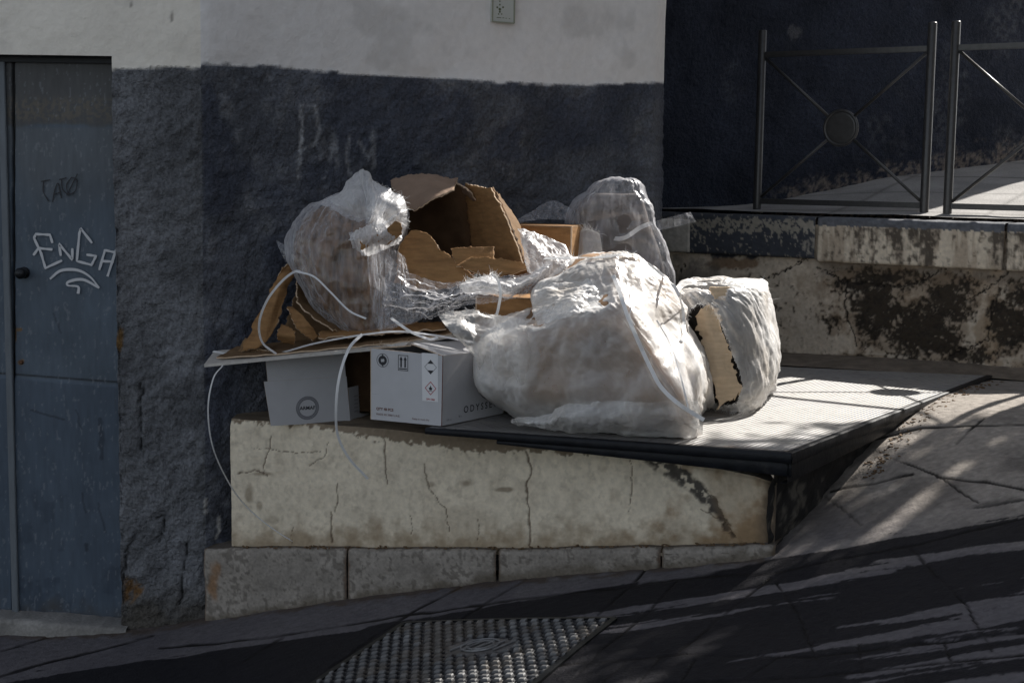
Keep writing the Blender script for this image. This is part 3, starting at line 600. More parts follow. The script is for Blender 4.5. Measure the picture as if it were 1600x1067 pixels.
# short pale block at the left of the wall
bs = MB(); a0, a1 = s_at(1020), s_at(1083)
c_ = (rwp(a0, .0, 0)+rwp(a1, 0, 0))/2; r3 = A3(rd[0], rd[1], 0); rn3 = A3(rn[0], rn[1], 0)
zc0, zc1 = onV(1060, 394, RA+rn*.07, RB+rn*.07)[2], onV(1060, 343, RA+rn*.07, RB+rn*.07)[2]
uu = np.arange(a0, a1, .006); pr = [(.0, 0)]+[(.03, 0), (.06, 0), (.068, -.004), (.072, -.012)]+[(.072, -.012-k*(zc1-zc0-.02)/20) for k in range(1, 21)]+[(.066, -(zc1-zc0)), (0, -(zc1-zc0))]
P = np.array([[rwp(a, o_, zc1+z_) for a in list(uu)+[a1, a1]] for o_, z_ in pr]); P[:, -1] = np.array([rwp(a1, 0, zc1+z_) for o_, z_ in pr])
P += (fbm(P, 30, 3, 9)-.5)[..., None]*.006; b = fbm(P, 35, 4, 15)
gridmesh('end_block', P, M_conc, rw, col=np.ones(P.shape)*A3(.48, .45, .40)*(.7+.6*b)[..., None])

# ============================================================ RAILING PANELS
r0a = A3(1.375, 8.36)*1.1; r0b = A3(2.165, 7.80)*1.1; rad = (r0b-r0a)/np.linalg.norm(r0b-r0a); PLEN = np.linalg.norm(r0b-r0a)
TZ = .86
def railing(start, label, posts_dz):
    zb = -.2365; s3 = A3(start[0], start[1], zb); d = A3(rad[0], rad[1], 0); n = A3(rad[1], -rad[0], 0); H = 1.105
    t = empty('railing_panel', s3, label, 'railing', 'iron railing panels along the upper path')
    P = lambda a, h, o=0: s3+d*a+A3(0, 0, h)+n*o
    for a in (0, PLEN):
        p = MB(); p.tube([P(a, -.02), P(a, .02), P(a, H-.004), P(a, H)], [.026, .0255, .0255, .022], 16); po = p.build('post', M_iron, t, True)
        b_ = MB(); b_.tube([P(a, -.01), P(a, .006), P(a, .012)], [.036, .036, .026], 16); b_.build('post_foot', M_iron, po)
    for nm, h in (('top_rail', H-.148), ('bottom_rail', .062)):
        m = MB(); m.box(P(PLEN/2, h), d, n, (0, 0, 1), PLEN/2-.022, .014, .0165, .003); m.build(nm, M_iron, t)
    hc_ = (H-.148+.062)/2; cx = PLEN/2; R = .102
    for (a0, h0) in ((.024, H-.167), (PLEN-.024, H-.167), (.024, .088), (PLEN-.024, .088)):
        v_ = A3(a0-cx, h0-hc_, 0)[:2]; v_ = v_/np.hypot(*v_); q = (cx+v_[0]*R*.98, hc_+v_[1]*R*.98)
        A, B = P(a0, h0), P(*q); m = MB(); m.tube([A, (A+B)/2, B], .0095, 10); m.build('brace', M_iron, t, True)
    m = MB(); m.tube([P(cx+R*math.cos(k/36*2*math.pi), hc_+R*math.sin(k/36*2*math.pi)) for k in range(37)], .011, 8, False); m.build('ring', M_iron, t, True)
    m = MB(); m.tube([P(cx, hc_, .006), P(cx, hc_, .004), P(cx, hc_, -.004), P(cx, hc_, -.006)], [R-.016, R-.008, R-.008, R-.016], 32); m.build('disc', M_iron, t)
    return t
railing(r0a, 'iron railing panel nearer the dark house, its whole ring in view', 0)
railing(r0b+rad*.137, 'iron railing panel cut off by the right side of the photo', 0)
railing(r0b+rad*(.275+PLEN), 'iron railing panel farther along the upper path', 0)

# ============================================================ PLATFORM
pf = empty('platform', (QL[0], QL[1], ground(QL[0], QL[1]-.1)), 'cracked cream-painted concrete platform on a stone plinth', 'platform')
LQ = np.linalg.norm(QR-QL); u = np.arange(0, LQ+.0001, .005); 
edge_px = [(360, 655), (420, 659), (500, 663), (600, 671), (690, 681), (820, 692), (1000, 711), (1060, 722), (1120, 733), (1180, 745), (1214, 757)]
ep = np.array([onV(a, b, QL, QR) for a, b in edge_px]); eu = (ep[:, :2]-QL)@qd; ez = ep[:, 2]
topz = np.interp(u, eu, ez); plz = np.array([onV(a, b, QL, QR)[2] for a, b in ((360, 852), (800, 858), (1214, 850))]); botz = np.interp(u, [0, LQ*.52, LQ], plz)-.03
nv = 110; t = np.linspace(0, 1, nv)
P = np.zeros((nv, len(u), 3)); P[..., 0] = QL[0]+qd[0]*u; P[..., 1] = QL[1]+qd[1]*u; P[..., 2] = botz+(topz-botz)*t[:, None]
# rounded right end wrapping into the side
ax, ay = proj(P); n1 = fbm(P, 5, 5, 201); n2 = fbm(P, 18, 5, 202); n3_ = fbm(P, 55, 4, 203)
pc = np.ones(P.shape)*A3(.80, .705, .55)*(.82+.36*n1)[..., None]
pc = mixc(pc, (.42, .35, .26), sst(n2*.6+n1*.4, .42, .72)*.32)
pc = mixc(pc, (.33, .21, .11), sst(n1+(ax-1010)/420+(n2-.5)*.9, .5, 1.05)*.85); pc = mixc(pc, (.20, .16, .11), sst(n3_, .60, .72)*.18)
pc = mixc(pc, (.26, .18, .10), sst(ay+(n2-.5)*75, 805, 858)*.7)
pe = np.interp(ax, [360, 500, 600, 700, 760, 820, 1000], [658, 668, 688, 700, 706, 704, 712])+(n3_-.5)*22
pc = mixc(pc, (.17, .12, .075), (1-sst(ay, pe-1.5, pe+1.5))*(1-sst(ax, 990, 1010))*.85)
for c_, k in (((672, 757, 10, 6), .5), ((785, 765, 22, 5), .7), ((727, 755, 12, 8), .6), ((388, 770, 8, 22), .6), ((405, 790, 6, 8), .5), ((410, 740, 26, 4), .6), ((425, 812, 14, 8), .35), ((560, 870, 60, 8), .5), ((720, 810, 60, 20), .25), ((1050, 830, 40, 25), .3)):
    pc = mixc(pc, (.20, .145, .09), (1-sst(blob(ax, ay, *c_)+(n2-.5)*1.4, .5, 1.1))*k)
cr_ = [([(600, 686), (601, 705), (606, 730), (607, 755)], 1.6), ([(823, 705), (829, 730), (825, 760), (826, 820), (826, 850)], 2.0), ([(512, 690), (505, 715), (485, 728)], .8), ([(385, 700), (430, 702), (460, 708), (500, 705)], .7), ([(425, 678), (415, 715), (412, 742)], .9), ([(515, 800), (516, 825), (519, 848)], 1.4), ([(524, 755), (527, 780), (522, 800)], 1), ([(664, 725), (672, 765), (695, 795), (700, 830)], .8), ([(985, 712), (990, 735), (983, 800)], .9), ([(745, 810), (747, 845)], .6), ([(638, 805), (642, 835)], .6), ([(372, 740), (400, 735), (420, 742)], 1), ([(457, 825), (458, 850)], .7), ([(1092, 795), (1130, 812), (1150, 840)], .8)]
cdp = np.zeros(ax.shape)
for c_, ww in cr_: cdp = np.maximum(cdp, 1-sst(dline(ax+(n2-.5)*13, ay+(n3_-.5)*5, c_), ww*.35, ww*1.25))
pc = mixc(pc, (.10, .065, .04), cdp*.85)
# dark broken groove to the corner block
gd = dline(ax+(n3_-.5)*16, ay+(n2-.5)*10, [(1020, 716), (1070, 748), (1110, 785), (1145, 838)]); gw = np.interp(ay, [715, 760, 800, 840], [13, 15, 8, 4])
gm_ = 1-sst(gd, gw*.5, gw); pc = mixc(pc, (.045, .042, .04), gm_*.92*sst(n3_+(n2-.5), .30, .48))
pc = mixc(pc, (.30, .20, .11), sst(ax-ay*.35, 830, 850)*.35)
pc = mixc(pc, (.07, .065, .06), sst(ax+(n2-.5)*40, 1180, 1216)*.8)
off = (fbm(P, 4, 4, 204)-.5)*.022+(n3_-.5)*.0035-.004*cdp-.014*gm_
e = np.minimum(1, (LQ-u)/.06)[None, :]; off = off-.03*(1-np.sqrt(np.clip(1-(1-np.clip(e, 0, 1))**2, 0, 1)))
tt = sst(t, .93, 1)[:, None]; off = off-.012*tt*tt
P[..., 0] += qn[0]*off; P[..., 1] += qn[1]*off
gridmesh('front_face', P, M_conc, pf, col=pc)
# left end face
v = np.linspace(0, .35, 12); E = np.array([[P[i, 0]-np.r_[qn, 0]*b for b in v] for i in range(0, nv, 3)]); gridmesh('end_face', E, M_conc, pf, col=np.ones(E.shape)*A3(.25, .22, .18), flip=True)
# top surface between front edge and the walls
def top_back(x): 
    return np.where(x < C1[0], C0[1]+MS*(x-C0[0])+.03, lineY(RA, RB, x)+.05)
vv = np.linspace(0, 1, 90)**1.3; TX = P[-1][None, :, 0]+0*vv[:, None]; yf = P[-1, :, 1]; yb = top_back(P[-1, :, 0])
zt0 = P[-1, :, 2]; TY = yf+(yb-yf)*vv[:, None]; TZz = zt0+np.minimum(-1.085-zt0, .0+0*zt0)*0+( -1.095-zt0)*sst(TY-yf, .10, .9)
T = np.stack([TX, TY, np.minimum(TZz, -1.09)], -1); T[0] = P[-1]
T[1:, :, 2] = np.where((T[1:, :, 0] < FL[0]+.1), np.maximum(T[1:, :, 2], zt0-.006), T[1:, :, 2])
T[1:, :, 2] += (fbm(T[1:], 12, 4, 206)-.5)*.01
tx_, ty_ = proj(T); a = fbm(T, 12, 5, 207)
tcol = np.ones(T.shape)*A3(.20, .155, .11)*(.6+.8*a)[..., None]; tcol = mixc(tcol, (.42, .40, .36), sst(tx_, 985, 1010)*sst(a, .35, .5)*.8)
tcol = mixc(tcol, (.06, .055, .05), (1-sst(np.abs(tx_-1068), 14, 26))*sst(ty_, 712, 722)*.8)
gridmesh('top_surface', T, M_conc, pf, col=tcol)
# side face below the plate, rough and black
LS = np.linalg.norm(SB-SA); sd = (SB-SA)/LS; sn = A3(sd[1], -sd[0]); u = np.arange(-.03, LS+.35, .012); t = np.linspace(0, 1, 50)
Sx = SA[0]+sd[0]*u-sn[0]*.018; Sy = SA[1]+sd[1]*u-sn[1]*.018; zb = ground(Sx, Sy)-.1; zt = np.maximum(-1.06+0*u, zb+.02)
zt = np.where(u < .05, np.interp(u, [-.03, .05], [zt0[-1]-.02, -1.09]), zt)
P = np.stack([Sx+0*t[:, None], Sy+0*t[:, None], zb+(zt-zb)*t[:, None]], -1); off = (fbm(P, 10, 4, 208)-.5)*.05; P[..., 0] += sn[0]*off; P[..., 1] += sn[1]*off
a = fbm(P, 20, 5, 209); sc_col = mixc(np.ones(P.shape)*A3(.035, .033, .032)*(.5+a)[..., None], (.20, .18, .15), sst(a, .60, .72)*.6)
gridmesh('side_face', P, M_conc, pf, col=sc_col)
# rear strip between plate and retaining wall
rs = [onz(1190, 566, -1.056), A3(*BR[:2], -1.056), A3(SB[0]+.25, SB[1]+.0, -1.056), rwp(1.5, -.03, -1.045), rwp(0, -.03, -1.045), rwp(-.8, -.03, -1.045)]
us = np.linspace(0, 1, 160); fr1 = crom([A3(.9, 8.25, -1.058), A3(1.5, 8.1, -1.058), A3(2.55, 7.70, -1.058), A3(3.05, 7.50, -1.09)], 160); bk1 = np.array([rwp(a, -.05, -1.045+.033*max(0, min(1, a))) for a in np.linspace(-.8, 1.9, 160)])
P = fr1[None]+(bk1-fr1)[None]*np.linspace(0, 1, 16)[:, None, None]; P[..., 2] += (fbm(P, 14, 4, 2)-.5)*.02*np.sin(np.linspace(0, 3.14, 16))[:, None]
a = fbm(P, 18, 4, 3); gridmesh('rear_ledge', P, M_conc, pf, col=np.ones(P.shape)*A3(.20, .165, .13)*(.5+a)[..., None])
# plinth stones
pj = [318, 541, 776, 1032, 1212]; 
def ps(px): p = onV(px, 880, PL, PR); return float((p[:2]-PL)@qd)
for k in range(4):
    s0, s1 = ps(pj[k])+.004*(k > 0), ps(pj[k+1])-.003; uu = np.arange(s0, s1+.003, .006)
    tz = np.array([onV(a, b, PL, PR)[2] for a, b in ((320, 857), (800, 860), (1212, 852))]); zt_ = np.interp(uu, [0, ps(800), ps(1212)], tz)
    pr = [(-.16, 0), (-.08, 0), (-.03, 0), (-.018, -.001), (-.008, -.004), (-.002, -.010), (0, -.02)]
    bx = PL[0]+qd[0]*uu; by = PL[1]+qd[1]*uu; gz_ = ground(bx, by-.02)-.06
    rows = [np.stack([bx+qn[0]*o_, by+qn[1]*o_, zt_+z_], -1) for o_, z_ in pr]
    for q in np.linspace(.03, 1, 40): rows.append(np.stack([bx, by, (zt_-.02)*(1-q)+gz_*q], -1))
    P = np.array(rows); e = np.minimum(uu-s0, s1-uu)[None, :]
    off = -.010*(1-sst(e, 0, .012))+(fbm(P, 7, 4, 210+k)-.5)*.03+(fbm(P, 50, 3, 5)-.5)*.005; P[..., 0] += qn[0]*off; P[..., 1] += qn[1]*off; P[:, :, 2] += (fbm(P, 9, 3, 7)-.5)*.012*(np.arange(len(P)) < 8)[:, None]
    ax, ay = proj(P); a = fbm(P, 12, 5, 211); b = fbm(P, 60, 4, 212)
    c_ = np.ones(P.shape)*A3(.30, .27, .235)*(.65+.7*a)[..., None]; c_ = mixc(c_, (.10, .085, .07), sst(b+(a-.5)*.6, .58, .68)*.6)
    c_ = mixc(c_, (.30, .16, .07), (1-sst(blob(ax, ay, 332, 912, 14, 36)+(a-.5)*1.6, .5, 1.1))*.7)
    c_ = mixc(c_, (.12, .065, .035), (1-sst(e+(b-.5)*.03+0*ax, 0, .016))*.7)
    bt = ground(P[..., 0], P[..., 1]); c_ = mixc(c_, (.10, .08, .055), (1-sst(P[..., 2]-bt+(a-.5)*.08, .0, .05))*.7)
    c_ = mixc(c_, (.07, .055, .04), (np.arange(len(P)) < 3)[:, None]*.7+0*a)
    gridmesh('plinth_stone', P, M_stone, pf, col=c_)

# ============================================================ STEEL PLATE
PLT = [FL[:2]+A3(-.02, 0), FR[:2], BR[:2], A3(1.5, 8.14), A3(.80, 8.3), A3(.76, 7.42), A3(-.22, 7.0)]
hat = empty('floor_hatch', (FR[0], FR[1], -1.12), 'large diamond-tread steel floor hatch on the platform', 'hatch')
gx1 = np.arange(-.4, 2.62, .0105); gy1 = np.arange(5.45, 8.2, .0105); HX, HY = np.meshgrid(gx1, gy1)
# local axes: along front edge and right edge, mapped so that the border is exact
fe = FR[:2]-FL[:2]; re = BR[:2]-FR[:2]
nu_, nv_ = 240, 200
uu = np.linspace(0, 1, nu_); vv = np.linspace(0, 1, nv_)
cA, cB, cC, cD = PLT[0], FR[:2], BR[:2], A3(.60, 8.30)
cD = A3(.35, 8.25)
UU, VV = np.meshgrid(uu, vv); H2 = (cA*(1-UU[..., None])+cB*UU[..., None])*(1-VV[..., None])+(cD*(1-UU[..., None])+cC*UU[..., None])*VV[..., None]
P = np.concatenate([H2, np.full(H2.shape[:2]+(1,), PZ)], -1); P[..., 2] += (fbm(P, 2, 3, 220)-.5)*.006
a = fbm(P, 4, 5, 221); b = fbm(P, 30, 4, 222)
hcl = np.ones(P.shape)*A3(.32, .305, .285)*(.75+.5*a)[..., None]; hcl = mixc(hcl, (.10, .10, .105), (1-sst(np.minimum(VV*2.7, (1-UU)*9)*1+ (a-.5)*.35, .05, .3))*.35)
hcl = mixc(hcl, (.24, .15, .09), (1-sst(VV+(b-.5)*.05, .005, .03))*sst(UU, .6, .9)*.6)
hcl = mixc(hcl, (.22, .22, .23), sst(a, .5, .62)*.5); hcl = mixc(hcl, (.12, .11, .10), sst(b, .68, .74)*.6)
def hkeep(c): 
    return (c[:, 1] < np.where(c[:, 0] < C1[0], C0[1]+MS*(c[:, 0]-C0[0])-.02, lineY(RA, RB, c[:, 0])-.03))
# tread ribs as bump: rotated fine bars
N = M_plate.node_tree.nodes; L = M_plate.node_tree.links; b_ = N['Principled BSDF']; tc = [n for n in N if n.type == 'TEX_COORD'][0]
def ribs(rot, scl):
    mp = N.new('ShaderNodeMapping'); mp.inputs['Rotation'].default_value = (0, 0, rot); mp.inputs['Scale'].default_value = (1, 1, 1); L.new(tc.outputs['Object'], mp.inputs[0])
    wv = N.new('ShaderNodeTexWave'); wv.bands_direction = 'X'; wv.inputs['Scale'].default_value = scl; L.new(mp.outputs[0], wv.inputs[0]); return wv.outputs['Fac']
r1 = ribs(math.radians(35), 14.5); r2 = ribs(math.radians(-40), 30)
mul = N.new('ShaderNodeMath'); mul.operation = 'MULTIPLY_ADD'; L.new(r2, mul.inputs[0]); mul.inputs[1].default_value = .12; L.new(r1, mul.inputs[2])
bp = N.new('ShaderNodeBump'); bp.inputs['Distance'].default_value = .0045; L.new(mul.outputs[0], bp.inputs['Height'])
old = b_.inputs['Normal'].links[0].from_socket; L.new(old, bp.inputs['Normal']); L.new(bp.outputs[0], b_.inputs['Normal'])
gridmesh('tread_plate', P, M_plate, hat, col=hcl, keep=hkeep)
def flange(name, a, b, out, z1, z0, th, mat_, seed):
    d = (b-a)/np.linalg.norm(b-a); L_ = np.linalg.norm(b-a); uu = np.arange(0, L_+.01, .02); uu[-1] = L_
    z1 = np.broadcast_to(z1, uu.shape); z0_ = np.interp(uu/L_, [0, 1], z0)
    pr = [(-th, 0, 1), (-.004, 0, 1), (0, -.004, 1), (0, .004, 0), (-.004, 0, 0), (-th, 0, 0)]
    P = np.array([[(a[0]+d[0]*u_+out[0]*o_, a[1]+d[1]*u_+out[1]*o_, (z1[i] if k else z0_[i])+dz) for i, u_ in enumerate(uu)] for o_, dz, k in pr])
    P += ((fbm(P, 12, 3, seed)-.5)*.006)[..., None]*A3(out[0], out[1], .3)
    return gridmesh(name, P, mat_, hat, smooth=False)
fd = fe/np.linalg.norm(fe); fo = A3(fd[1], -fd[0]); rd_ = re/np.linalg.norm(re); ro = A3(rd_[1], -rd_[0])
a = cA.copy(); b = FR[:2]
flange('front_flange', a+fo*.003, b+fo*.003, fo, PZ+.002, (PZ-.022, PZ-.04), .03, M_black, 1)
flange('front_channel', a-fo*.012+fd*.3, b-fo*.012, fo, PZ-.03, (PZ-.045, PZ-.095), .03, M_black, 2)
flange('side_flange', b+ro*.003, BR[:2]+ro*.003, ro, PZ+.002, (PZ-.045, PZ-.03), .03, M_black, 3)
flange('side_channel', b-ro*.014, BR[:2]-ro*.014-rd_*.6, ro, PZ-.035, (PZ-.12, PZ-.06), .03, M_black, 4)
# debris beside the plate
rnd = random.Random(4); lm = MB()
for _ in range(420):
    t_ = rnd.random()**.8; p = (BR[:2]*(1-t_)+FR[:2]*t_)+ro*(rnd.gauss(.05, .03)) if rnd.random() < .75 else QL+qd*rnd.uniform(0, LQ)+qn*rnd.uniform(.01, .05)
    onpl = ((p-QL)@qn) > 0 and p[0] < 1.0
    z_ = float(np.interp((p-PL)@qd, [0, ps(800), ps(1212)], tz))+.002 if onpl else ground(p[0], p[1])
    if not onpl and t_ > .75: continue
    s_ = rnd.uniform(.003, .010); an = rnd.uniform(0, 6.28); c_, q_ = math.cos(an), math.sin(an)
    lm.box((p[0], p[1], z_+s_*.3), (c_, q_, rnd.uniform(-.3, .3)), (-q_, c_, 0), (0, 0, 1), s_, s_*.5, s_*.25)
tag(lm.build('leaf_litter', M_litter), 'crumbs and dry leaf litter beside the steel hatch', 'litter', kind='stuff')

# ============================================================ DRAIN COVER
q = [ong(634, 977), ong(955, 970), ong(822, 1078), ong(482, 1078)]
cvc = sum(q)/4; cov = empty('drain_cover', cvc, 'studded cast-iron drain cover set in the dark street', 'drain cover')
def bil(u_, v_, h=0): p = (q[0]*(1-u_)+q[1]*u_)*(1-v_)+(q[3]*(1-u_)+q[2]*u_)*v_; return A3(p[0], p[1], ground(p[0], p[1])+h)
UU, VV = np.meshgrid(np.linspace(0, 1, 30), np.linspace(0, 1, 30)); P = np.array([[bil(a, b, .010) for a in np.linspace(0, 1, 24)] for b in np.linspace(0, 1, 24)])
nr, nc = 17, 19; gu = np.linspace(0, 1, 330); gv = np.linspace(0, 1, 260); UU, VV = np.meshgrid(gu, gv)
B2_ = (q[0]*(1-UU[..., None])+q[1]*UU[..., None])*(1-VV[..., None])+(q[3]*(1-UU[..., None])+q[2]*UU[..., None])*VV[..., None]
ri = np.floor(VV*nr); cu2 = UU*nc+.5*(ri % 2); fu, fv = cu2-np.floor(cu2)-.5, VV*nr-ri-.5
hs = (1-sst(np.maximum(np.abs(fu)/.30, np.abs(fv)/.26), .75, 1.05))*.013; hh = -(1-sst(np.maximum(np.abs(np.abs(fu)-.42)/.08, np.abs(fv)/.30), .8, 1.1))*.012
mid = sst(np.hypot((UU-.56)/.16, (VV-.42)/.13), .9, 1.05); wear = noise(np.stack([np.floor(cu2), ri, ri*0], -1), 1.7, 5)
B2_[..., 2] = ground(B2_[..., 0], B2_[..., 1])+.006+(hs*(.55+.6*wear)+hh)*mid+.003*(1-mid)
gcol = mixc(np.ones(B2_.shape)*A3(.03, .03, .033), A3(.20, .20, .20), sst(hs*mid, .004, .011)*(.3+.7*wear)); gcol = mixc(gcol, (.15, .14, .135), (1-mid)*.8)
gcol = mixc(gcol, (.10, .08, .06), sst(fbm(B2_, 9, 4, 6), .5, .65)*.5)
M_castv = mat('worn_cast_iron', attr=True, rough=.58, metal=.0, var=.4, vscale=40, bumps=(('noise', 160, .001),), spec=.5)
gridmesh('cover_plate', B2_, M_castv, cov, flip=True, col=gcol)
em = MB(); cc = bil(.56, .42, .015)
for R_ in (.055, .038): em.tube([bil(.56+R_/.66*math.cos(k/30*6.2832), .42+R_/.6*math.sin(k/30*6.2832), .014) for k in range(31)], .004, 6, False)
for k in range(5): em.tube([bil(.45+.05*k, .50, .014), bil(.50+.05*k, .36, .014)], .004, 6)
em.build('emblem', M_cast, cov)
fm = MB()
for a_, b_2 in ((( -.012, -.012), (1.012, -.012)), ((1.012, -.012), (1.012, 1.012)), ((1.012, 1.012), (-.012, 1.012)), ((-.012, 1.012), (-.012, -.012))):
    fm.ribbon([bil(a_[0]+(b_2[0]-a_[0])*t_, a_[1]+(b_2[1]-a_[1])*t_, .006) for t_ in np.linspace(0, 1, 12)], .02, .012, (0, 0, 1))
fm.build('cover_frame', M_darkm, cov)
# ============================================================ RUBBISH: shapes
def q3(p): return np.asarray(p, float) if isinstance(p, np.ndarray) else onY(*p)
def resample(D, nv, nu, pu):
    a = D
    t = np.linspace(0, a.shape[0]-1, nv); i = np.minimum(t.astype(int), a.shape[0]-2); f = (t-i)[:, None, None]; a = a[i]*(1-f)+a[i+1]*f
    if pu: a = np.concatenate([a, a[:, :1]], 1); t = np.linspace(0, a.shape[1]-1, nu, endpoint=False)
    else: t = np.linspace(0, a.shape[1]-1, nu)
    i = np.minimum(t.astype(int), a.shape[1]-2); f = (t-i)[None, :, None]; return a[:, i]*(1-f)+a[:, i+1]*f
def gnorm(P, pu):
    if pu: du = np.roll(P, -1, 1)-np.roll(P, 1, 1)
    else: du = np.gradient(P, axis=1)
    n = np.cross(du, np.gradient(P, axis=0)); l = np.linalg.norm(n, axis=-1, keepdims=True); return n/(l+1e-9)
def buckle(base, levels, su=1.07, sv=1.07, pu=True, inl=.012, outl=.03, iters=70, bend=.25, seed=0, zmin=None, pin=0, ridge=None, crump=None):
    """crumple a surface: cloth-like relaxation whose rest lengths are longer than the smooth form"""
    D = np.zeros((2, 2, 3)); rng = np.random.RandomState(seed)
    for li, (nv, nu) in enumerate(levels):
        P0 = base(nv, nu); N = gnorm(P0, pu); D = resample(D, nv, nu, pu)
        h = np.linalg.norm(np.diff(P0, axis=0), axis=-1).mean()
        P = P0+D+N*((fbm(P0, .35/h, 2, seed+li)-.5)*h*.9)[..., None]
        cons = []
        for (dv, du, s_) in ((0, 1, su), (1, 0, sv), (1, 1, (su+sv)/2), (1, -1, (su+sv)/2), (0, 2, su*.985), (2, 0, sv*.985)):
            k = 1. if max(abs(dv), abs(du)) == 1 else bend
            def pair(A, dv=dv, du=du):
                if pu: return A[:nv-dv] if dv else A, np.roll(A, -du, 1)[dv:]
                a = A[:nv-dv if dv else nv, max(0, -du):nu-max(0, du)]; b = A[dv:, max(0, du):nu+min(0, du)]; return a, b
            a, b = pair(P0); cons.append((pair, np.linalg.norm(b-a, axis=-1)*s_, k, dv, du))
        for it in range(iters):
            acc = np.zeros_like(P)
            for pair, r, k, dv, du in cons:
                a, b = pair(P); d = b-a; l = np.linalg.norm(d, axis=-1)+1e-9; c = d*((l-r)/l*.5*k)[..., None]
                if pu:
                    acc[:nv-dv if dv else nv] += c
                    if dv: acc[dv:] -= np.roll(c, du, 1)
                    else: acc -= np.roll(c, du, 1)
                else:
                    acc[:nv-dv if dv else nv, max(0, -du):nu-max(0, du)] += c; acc[dv:, max(0, du):nu+min(0, du)] -= c
            P = P+acc*.28
            d = P-P0; dn = (d*N).sum(-1, keepdims=True); dt = d-N*dn; lt = np.linalg.norm(dt, axis=-1, keepdims=True)
            dt = dt*np.minimum(1, .02/(lt+1e-9)); P = P0+N*np.clip(dn, -inl, outl)+dt
            if zmin is not None: P[..., 2] = np.maximum(P[..., 2], zmin)
            if pin: P[:, 0] = P0[:, 0]; P[:, -1] = P0[:, -1]
        D = P-P0
    if crump:
        amp, fr0 = crump; rg_ = np.random.RandomState(seed+9); wp = P0+(np.stack([fbm(P0, 5, 3, seed+61), fbm(P0, 5, 3, seed+62), fbm(P0, 5, 3, seed+63)], -1)-.5)*.10; h_ = 0
        for k in range(16):
            d_ = rg_.normal(size=3)*A3(1, .6, .8); d_ /= np.linalg.norm(d_); f_ = fr0*1.23**k; x_ = (wp@d_)*f_+rg_.rand()*7
            g_ = sst(noise(P0, f_*.45, seed+100+k), .35, .65)
            h_ = h_+(np.abs(x_-np.floor(x_)-.5)-.25)*g_*(fr0/f_)**.85
        V_ = np.linspace(0, 1, nv)[:, None]; e_ = np.minimum(1, np.minimum(V_, 1-V_)*12) if pu else 1
        P = P+gnorm(P, pu)*(amp*h_*e_)[..., None]
        if zmin is not None: P[..., 2] = np.maximum(P[..., 2], zmin)
    if ridge:
        rows = ridge if isinstance(ridge, list) else [ridge]
        for k, (amp, fu, fv, ang) in enumerate(rows):
            V_, U_ = np.meshgrid(np.linspace(0, 1, nv), np.linspace(0, 1, nu), indexing='ij'); wv = P0*2.2
            cx_, sx_ = math.cos(ang), math.sin(ang)
            q_ = np.stack([wv[..., 0]*0, wv[..., 0]*0, wv[..., 0]*0], -1)
            a_ = (fbm(P0, 3, 3, seed+5+k)-.5)*1.2
            uu_ = U_*cx_+V_*sx_; vv_ = -U_*sx_+V_*cx_
            q_[..., 0] = uu_*fu+a_; q_[..., 1] = vv_*fv+a_
            if pu: q_[..., 2] = np.cos(U_*6.2832)*.8
            n_ = fbm(q_, 1, 3, seed+31+k, .55); r_ = 1-np.abs(n_*2-1)*2.2; r_ = np.clip(r_, -1, 1)
            m_ = sst(fbm(P0, 4, 2, seed+77+k), .35, .6)
            N2 = gnorm(P, pu); e_ = np.minimum(1, np.minimum(V_, 1-V_)*12) if pu else 1
            P = P+N2*(amp*r_*np.abs(r_)**.3*(.35+.65*m_)*e_)[..., None]
            if zmin is not None: P[..., 2] = np.maximum(P[..., 2], zmin)
    return P
def ring(l, r, y, Yc, dy, K=14, sq=.75, yb=0):
    a, b = onY(l, y, Yc), onY(r, y, Yc); c = (a+b)/2; hx = (b-a)/2; out = []
    for k in range(K):
        t = 2*math.pi*k/K; ct, s_ = math.cos(t), math.sin(t); ct = math.copysign(abs(ct)**sq, ct); s_ = math.copysign(abs(s_)**sq, s_)
        out.append(c+hx*ct+A3(0, dy*s_, yb*s_))
    return out
def hullf(rings, close=(True, True), zmin=None):
    R = np.array(rings)
    if close[0]: R = np.concatenate([[R[0].mean(0)+(R[0]-R[0].mean(0))*.02], [R[0].mean(0)+(R[0]-R[0].mean(0))*.8], R])
    if close[1]: R = np.concatenate([R, [R[-1].mean(0)+(R[-1]-R[-1].mean(0))*.5], [R[-1].mean(0)+(R[-1]-R[-1].mean(0))*.02]])
    def f(nv, nu):
        A = crom(R, nv); A = crom(A.transpose(1, 0, 2), nu, True).transpose(1, 0, 2)
        if zmin is not None: A[..., 2] = np.maximum(A[..., 2], zmin)
        return A
    return f
def sheetf(A, B, mids=()):
    rows = [A]+list(mids)+[B]; n = 24; R = np.array([crom(np.array([q3(p) for p in r]), n) for r in rows])
    def f(nv, nu): 
        Q = crom(R, nv) if len(R) > 2 else R[0][None]+(R[1]-R[0])[None]*np.linspace(0, 1, nv)[:, None, None]
        return crom(Q.transpose(1, 0, 2), nu).transpose(1, 0, 2)
    return f
def cloth(name, f, mat_, parent, levels=((20, 20), (45, 45), (100, 100)), keep=None, **k):
    P = buckle(f, levels, **k); return gridmesh(name, P, mat_, parent, pu=k.get('pu', True), keep=keep), P
